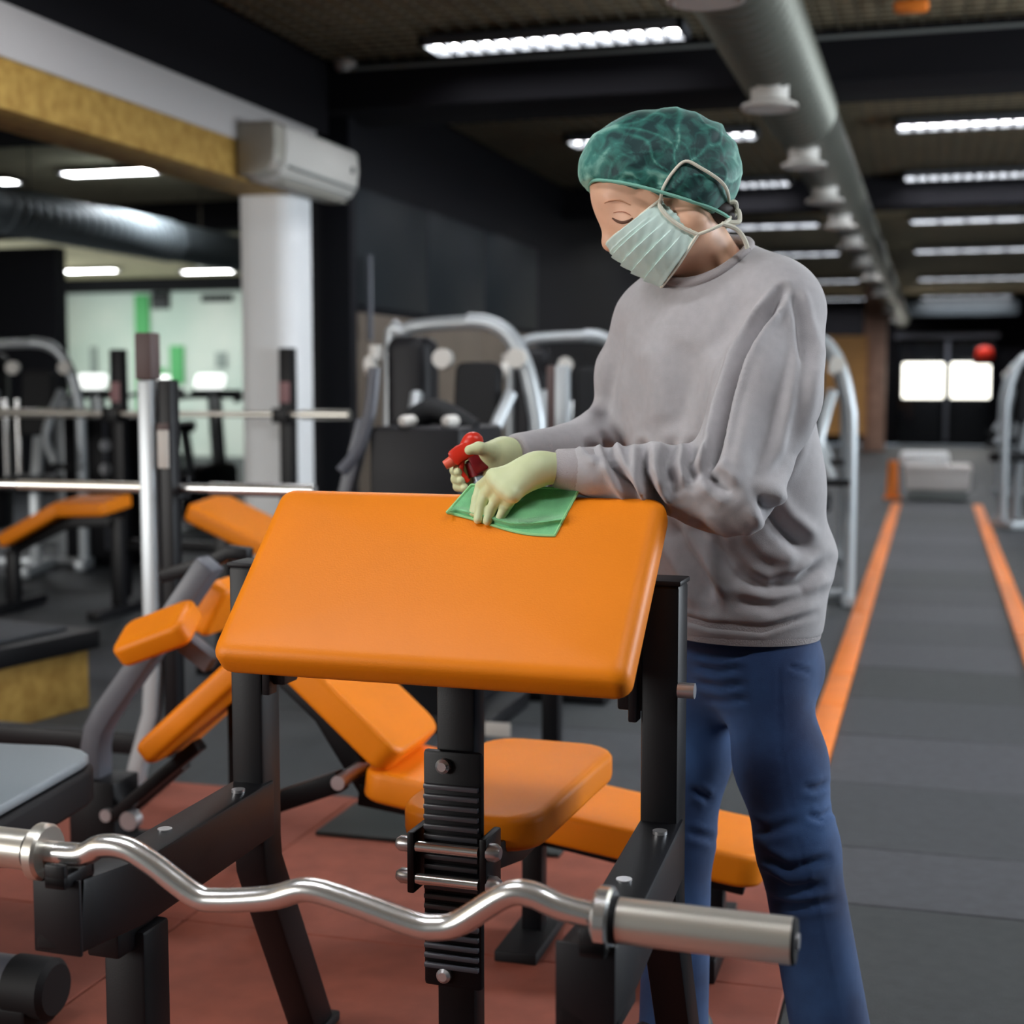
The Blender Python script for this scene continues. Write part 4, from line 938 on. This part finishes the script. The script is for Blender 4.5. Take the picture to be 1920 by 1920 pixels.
# --- sweatshirt: torso and both sleeves in one soft body
A_ = at
torso = [('e', A_(1332, 700, 2.41), (.172, .125, .22), BT), ('e', A_(1368, 920, 2.42), (.170, .130, .20), BT, .06), ('e', A_(1388, 1120, 2.43), (.148, .126, .20), BT, .05),
         ('c', A_(1232, 608, 2.49), A_(1446, 572, 2.33), .070, .074, .06), ('c', A_(1345, 565, 2.41), A_(1345, 640, 2.41), .078, .1, .06),
         ('e', A_(1490, 1040, 2.42), (.06, .08, .055), BT, .05)]
slv_l = [('c', A_(1458, 585, 2.31), A_(1438, 740, 2.245), .073, .079, .03), ('c', A_(1438, 740, 2.245), A_(1372, 905, 2.185), .079, .071, .03),
         ('e', A_(1352, 926, 2.175), (.078, .058, .054), None, .03), ('c', A_(1360, 910, 2.185), A_(1225, 893, 2.175), .062, .047, .03), ('c', A_(1225, 893, 2.175), A_(1108, 884, 2.17), .046, .037, .02),
         ('c', A_(1108, 884, 2.17), A_(1045, 878, 2.166), .034, .027, .012)]
slv_r = [('c', A_(1232, 612, 2.50), A_(1192, 700, 2.53), .064, .064, .03), ('c', A_(1192, 700, 2.53), A_(1166, 795, 2.55), .062, .054, .03), ('c', A_(1166, 797, 2.55), A_(1060, 840, 2.46), .050, .037, .02),
         ('c', A_(1060, 838, 2.46), A_(972, 848, 2.375), .038, .032, .012)]
hem_pt = A_(1415, 1207, 2.30)
c_l = A_(1040, 878, 2.166); c_ld = c_l - A_(1108, 884, 2.17)
c_r = A_(963, 850, 2.368); c_rd = c_r - A_(1060, 838, 2.46)
def half_cuts(P, D):
    return D
def neck_hole(P, D):
    # opening for the neck
    h = sd_cone(P, A_(1352, 560, 2.40), A_(1310, 452, 2.34), .066, .075)
    return np.maximum(D, -h)
vsT, fsT = sdf_mesh(torso + [('g', slv_l, [(c_l, c_ld)], .03), ('g', slv_r, [(c_r, c_rd)], .03)],   .045, .0040, cuts=[(hem_pt, -up)], smooth=2, extra=neck_hole)
folds = [
    ([(1468, 545), (1425, 612), (1388, 680), (1364, 760), (1347, 830), (1332, 872)], 8, .036),
    ([(1505, 600), (1478, 700), (1452, 800), (1428, 880), (1400, 935)], 20, .011),
    ([(1518, 640), (1500, 760), (1480, 850), (1445, 905)], 11, .009),
    ([(1440, 620), (1405, 720), (1385, 820), (1370, 880)], 16, -.008),
    ([(1262, 835), (1254, 872), (1264, 910)], 11, .020), ([(1300, 835), (1290, 872), (1304, 905)], 11, .020), ([(1345, 850), (1325, 880), (1350, 905)], 11, .014),
    ([(1206, 835), (1208, 885), (1222, 925), (1243, 955)], 8, .028), ([(1132, 820), (1150, 870), (1172, 905), (1200, 940)], 8, .024),
    ([(1110, 830), (1122, 850), (1130, 866)], 8, .012), ([(1098, 832), (1108, 852)], 7, .010),
    ([(1310, 880), (1345, 905), (1375, 925)], 12, .010),
    ([(1160, 600), (1150, 680), (1135, 760), (1128, 800)], 14, .012),
    ([(1425, 930), (1462, 985), (1515, 1030)], 14, .020), ([(1255, 980), (1300, 1060), (1335, 1130)], 14, .016), ([(1290, 975), (1350, 1040), (1405, 1095)], 16, .014),
    ([(1550, 1055), (1500, 1092), (1440, 1102), (1390, 1085)], 12, .016), ([(1320, 1000), (1345, 1070), (1360, 1120)], 11, -.008),
    ([(1395, 990), (1430, 1030), (1490, 1060)], 16, -.010), ([(1380, 1125), (1450, 1135), (1530, 1110)], 12, .010),
    ([(1215, 640), (1235, 720), (1240, 800)], 24, -.007), ([(1290, 640), (1280, 740), (1265, 820)], 26, .006), ([(1345, 640), (1322, 740), (1300, 810)], 16, -.006),
    ([(1395, 560), (1378, 610), (1335, 670)], 16, .006), ([(1485, 545), (1502, 600), (1517, 680)], 9, .010),
    ([(1250, 1150), (1330, 1172), (1430, 1180), (1530, 1150)], 6, .005),
]
vsT = crease(vsT, fsT, folds)
vsT = relax(vsT, fsT, 2)
sweat = soft('sweatshirt', vsT, fsT, M_SWEAT, person)
# ribbed collar, hem band and cuffs
hc = A_(1388, 1150, 2.43); zb_ = hem_pt[2]; rings = []
for zz, k_ in ((.050, .88), (.046, .965), (.03, .985), (.004, .965), (-.006, .95), (-.006, .90)):
    rings.append([V(hc[0], hc[1], zb_ + zz) + s_ * .146 * k_ * math.cos(a) + fr * .124 * k_ * math.sin(a) for a in np.linspace(0, 2 * math.pi, 73)])
MB().grid(np.array(rings)).obj('hem_band', M_RIBK, sweat, smooth=True)
na, nb_ = A_(1352, 560, 2.40), A_(1310, 452, 2.34); nd = (nb_ - na) / np.linalg.norm(nb_ - na)
e1_ = np.cross(nd, up); e1_ /= np.linalg.norm(e1_); e2_ = np.cross(nd, e1_)
rel = vsT - na; tn = rel @ nd; rad = np.linalg.norm(rel - tn[:, None] * nd, axis=1); an_ = np.arctan2(rel @ e2_, rel @ e1_)
hole = (rad < .085) & (tn > -.06) & (tn < .16); tops = []
for i in range(24):
    a0 = -math.pi + 2 * math.pi * (i + .5) / 24
    m = hole & (np.abs((an_ - a0 + math.pi) % (2 * math.pi) - math.pi) < .16)
    tops.append(np.percentile(tn[m], 97) if m.any() else np.nan)
tops = np.array(tops); tops = np.where(np.isnan(tops), np.nanmean(tops), tops)
for _ in range(3): tops = (np.roll(tops, 1) + 2 * tops + np.roll(tops, -1)) / 4
cr = []
for i in range(25):
    a0 = -math.pi + 2 * math.pi * ((i % 24) + .5) / 24; cr.append(na + nd * (tops[i % 24] + .001) + (e1_ * math.cos(a0) + e2_ * math.sin(a0)) * .0745)
MB().tube(cr, .0085, 10, smooth=3).obj('collar', M_RIBK, sweat, smooth=True)
def cuff(c, d, r0, r1, nm):
    d = d / np.linalg.norm(d)
    o = MB().tube([c - d * .062, c - d * .058, c - d * .03, c - d * .002, c + d * .001], [r0 * .96, r0, (r0 + r1) / 2 + .001, r1, r1 * .9], 24).obj(nm, M_RIBK, sweat, smooth=True)
cuff(c_l, c_ld, .0345, .0295, 'cuff'); cuff(c_r, c_rd, .035, .0295, 'cuff')

# --- jeans
wst = hip_c + up * .06
jp = [('e', hip_c - up * .03, (.132, .104, .12), BT), ('c', hj_l, (hj_l + kn_l) / 2, .072, .071, .04), ('c', (hj_l + kn_l) / 2, kn_l, .072, .062, .03), ('c', kn_l, an_l - up * .02, .063, .066, .03),
      ('c', hj_r, (hj_r + kn_r) / 2, .072, .072, .04), ('c', (hj_r + kn_r) / 2, kn_r, .073, .060, .03), ('c', kn_r, an_r - up * .02, .058, .060, .03),
      ('e', hip_c - fr * .045 - up * .07, (.115, .085, .08), BT, .04)]
vsJ, fsJ = sdf_mesh(jp, .02, .0062, cuts=[(V(0, 0, .045), (0, 0, -1)), (hem_pt + up * .025, up)], smooth=2)
jf = [([(1300, 1225), (1350, 1232), (1400, 1228)], 6, .004), ([(1300, 1250), (1345, 1258), (1390, 1252)], 6, .004), ([(1305, 1280), (1350, 1288), (1395, 1282)], 6, .004), ([(1320, 1310), (1360, 1316), (1400, 1310)], 6, .003),
      ([(1380, 1540), (1440, 1560), (1500, 1540)], 9, .006), ([(1420, 1600), (1480, 1630), (1550, 1610)], 8, .007), ([(1430, 1640), (1480, 1670), (1540, 1660)], 8, .007), ([(1440, 1690), (1500, 1700), (1570, 1690)], 8, .005),
      ([(1460, 1240), (1462, 1400), (1490, 1560), (1530, 1700), (1570, 1900)], 3, .002), ([(1480, 1250), (1520, 1262)], 4, .004), ([(1550, 1470), (1530, 1480), (1510, 1478)], 6, .006), ([(1560, 1520), (1540, 1535), (1515, 1530)], 6, .006),
      ([(1300, 1480), (1330, 1500)], 7, .005), ([(1290, 1560), (1340, 1575)], 7, .005)]
vsJ = crease(vsJ, fsJ, jf)
jeans = soft('jeans', vsJ, fsJ, M_JEANS, person)
for i, y in enumerate((1236, 1266)):
    c = at(1458, y, 2.26)
# --- shoes
for an, kn in ((an_l, kn_l), (an_r, kn_r)):
    fd = fr * .8 - Rv * .2; fd[2] = 0; fd /= np.linalg.norm(fd); z0 = V(an[0], an[1], 0)
    v1, f1 = sdf_mesh([('c', z0 + V(0, 0, .06) - fd * .03, z0 + V(0, 0, .045) + fd * .05, .05, .045), ('c', z0 + V(0, 0, .045) + fd * .05, z0 + V(0, 0, .032) + fd * .15, .045, .032)], .03, .007, cuts=[(V(0, 0, .001), (0, 0, -1))])
    soft('shoe', v1, f1, M_SHOE, person)

# --- gloves
def hand(prims, nm, h=.0018, k=.006):
    v, f = sdf_mesh(prims, k, h, smooth=1, pad=.015); return soft(nm, v, f, M_GLOVE, person)
H = lambda x, y, h: onpad(x, y, h)
G = []
w0, w1 = at(1052, 878, 2.168), at(1012, 878, 2.155)
G += [('c', w0, w1, .0235, .0215), ('c', w1, at(985, 886, 2.148), .0215, .021, .02)]
mcp = [(926, 893, 2.146), (934, 904, 2.136), (947, 917, 2.127), (962, 928, 2.121)]
for (x_, y_, d_2) in mcp: G.append(('c', at(1000, 883, 2.150), at(x_, y_, d_2), .0165, .0118, .016))
fing = [[mcp[0], (902, 912, .019), (894, 936, .014), (888, 961, .009)], [mcp[1], (912, 926, .023), (902, 950, .014), (896, 974, .009)],
        [mcp[2], (930, 938, .022), (920, 957, .013), (914, 977, .009)], [mcp[3], (952, 944, .018), (945, 957, .012), (938, 970, .0085)]]
for f_ in fing:
    pp = [at(*f_[0])] + [H(*q) for q in f_[1:]]
    rr = [.0102, .0090, .0080, .0070]
    for a in range(3): G.append(('c', pp[a], pp[a + 1], rr[a], rr[a + 1], .006 if a == 0 else .0025))
# thumb tucked on the far side
G += [('c', at(990, 882, 2.165), at(955, 898, 2.178), .014, .012, .01), ('c', at(955, 898, 2.178), at(925, 905, 2.182), .012, .0095, .004)]
hand(G, 'glove')
# right hand round the sprayer
bx0 = at(893, 880, 2.345)                                   # bottle neck in the grip
G = [('c', at(972, 850, 2.38), at(948, 852, 2.365), .0235, .022), ('c', at(948, 852, 2.365), at(922, 862, 2.355), .022, .023, .02), ('c', at(940, 848, 2.355), at(915, 850, 2.335), .020, .017, .02), ('c', at(935, 872, 2.36), at(915, 885, 2.35), .020, .018, .02)]
th_p = [at(920, 846, 2.325), at(898, 840, 2.308), at(880, 844, 2.305)]
G += [('c', th_p[0], th_p[1], .0118, .0100, .01), ('c', th_p[1], th_p[2], .0100, .0080, .004)]
for k_, (kx, ky) in enumerate(((908, 852), (908, 868), (910, 884), (914, 898))):
    a0 = at(kx + 4, ky, 2.372); a1 = at(kx - 26, ky + 8, 2.392); a2 = at(kx - 55, ky + 14, 2.372); a3 = at(kx - 52 + k_ * 3, ky + 17, 2.332)
    rr = [.0108, .0096, .0086, .0074]; q_ = [a0, a1, a2, a3]
    if k_ == 0: q_ = [a0, at(884, 862, 2.392), at(862, 870, 2.378), at(858, 872, 2.345)]
    for a in range(3): G.append(('c', q_[a], q_[a + 1], rr[a], rr[a + 1], .010 if a == 0 else .003))
hand(G, 'glove')

# ------------------------------------------------------------------ spray bottle in the far hand
ax = (at(880, 838, 2.345) - at(903, 905, 2.345)); ax /= np.linalg.norm(ax)
nb0 = at(893, 878, 2.345)
sb = thing('spray_bottle', 'spray bottle with red trigger head in the woman\'s far gloved hand', 'spray bottle', tuple(nb0 - ax * .26))
MB().tube([nb0 - ax * d for d in (.0, .03, .05, .08, .12, .24, .25)], [.0125, .0135, .022, .034, .038, .038, .034], 24).obj('bottle', mat('clear blue bottle', (150, 170, 180), .2), sb, smooth=True)
MB().tube([nb0 - ax * .012, nb0 + ax * .012, nb0 + ax * .016], [.0165, .0165, .012], 20).obj('neck_collar', M_RED_SHADE, sb, smooth=True)
hdc = at(876, 846, 2.335)
side = np.cross(Fv, ax); side = side / np.linalg.norm(side)
if side @ Rv > 0: side = -side                              # points to the nozzle (left)
head = MB().path([hdc - side * .026 + ax * .004, hdc + side * .012, hdc + side * .028 - ax * .006], .026, .028, up=tuple(ax)).obj('trigger_head', M_RED, sb, bevel=.006)
v1, f1 = sdf_mesh([('e', at(887, 826, 2.335), (.017, .014, .013), None), ('c', at(887, 826, 2.335), at(872, 838, 2.335), .012, .010)], .008, .0022)
soft('head_dome', v1, f1, M_RED, head)
MB().cyl(hdc + side * .024 - ax * .006, hdc + side * .042 - ax * .010, .0095, 14, .0075).obj('nozzle', mat('pale red', (236, 108, 84), .4), head, smooth=True)
MB().path([hdc + side * .012 - ax * .012, hdc + side * .020 - ax * .028, hdc + side * .014 - ax * .048], .012, .008, up=tuple(side)).obj('trigger', M_RED, head, bevel=.002)
MB().path([hdc - side * .008 - ax * .006, hdc - side * .014 - ax * .04], .022, .024, up=tuple(side)).obj('stem', M_RED_SHADE, head, bevel=.004)

# ------------------------------------------------------------------ green cloth on the pad
cl = thing('cleaning_cloth', 'green microfibre cloth under the woman\'s gloved hand on the orange pad', 'cloth', tuple(onpad(960, 950)))
ca, cbb, cc_, cd = (838, 961), (1040, 1004), (1086, 917), (884, 909)
n, m_ = 90, 50
P = np.zeros((n, m_, 3))
for i in range(n):
    u = i / (n - 1)
    for j in range(m_):
        v = j / (m_ - 1)
        x = (ca[0] * (1 - u) + cbb[0] * u) * (1 - v) + (cd[0] * (1 - u) + cc_[0] * u) * v
        y = (ca[1] * (1 - u) + cbb[1] * u) * (1 - v) + (cd[1] * (1 - u) + cc_[1] * u) * v
        y += 7 * math.sin(math.pi * u) * (1 - v) - 3 * math.sin(2 * math.pi * u) * (1 - v)
        h = .0045 + .0025 * math.sin(u * 9 + v * 4) * (1 - abs(2 * v - 1)) + .009 * math.exp(-((v - .16 - .45 * max(u - .55, 0)) / .07) ** 2) * min(1, u * 6) + .012 * math.exp(-((u) / .04) ** 2) * math.exp(-((v - .04) / .12) ** 2) + .012 * max(0, v - .75) * 1.5
        P[i, j] = onpad(x, y, h)
co = MB().grid(P).obj('cloth_sheet', M_CLOTH, cl, smooth=True)
md = co.modifiers.new('thickness', 'SOLIDIFY'); md.thickness = .003; md.offset = 1
edge = list(P[:, 0]) + list(P[-1, 1:]) + list(P[::-1, -1][1:]) + list(P[0, ::-1][1:])
MB().tube(edge, .0022, 6).obj('cloth_hem', M_CLOTHE, cl, smooth=True)
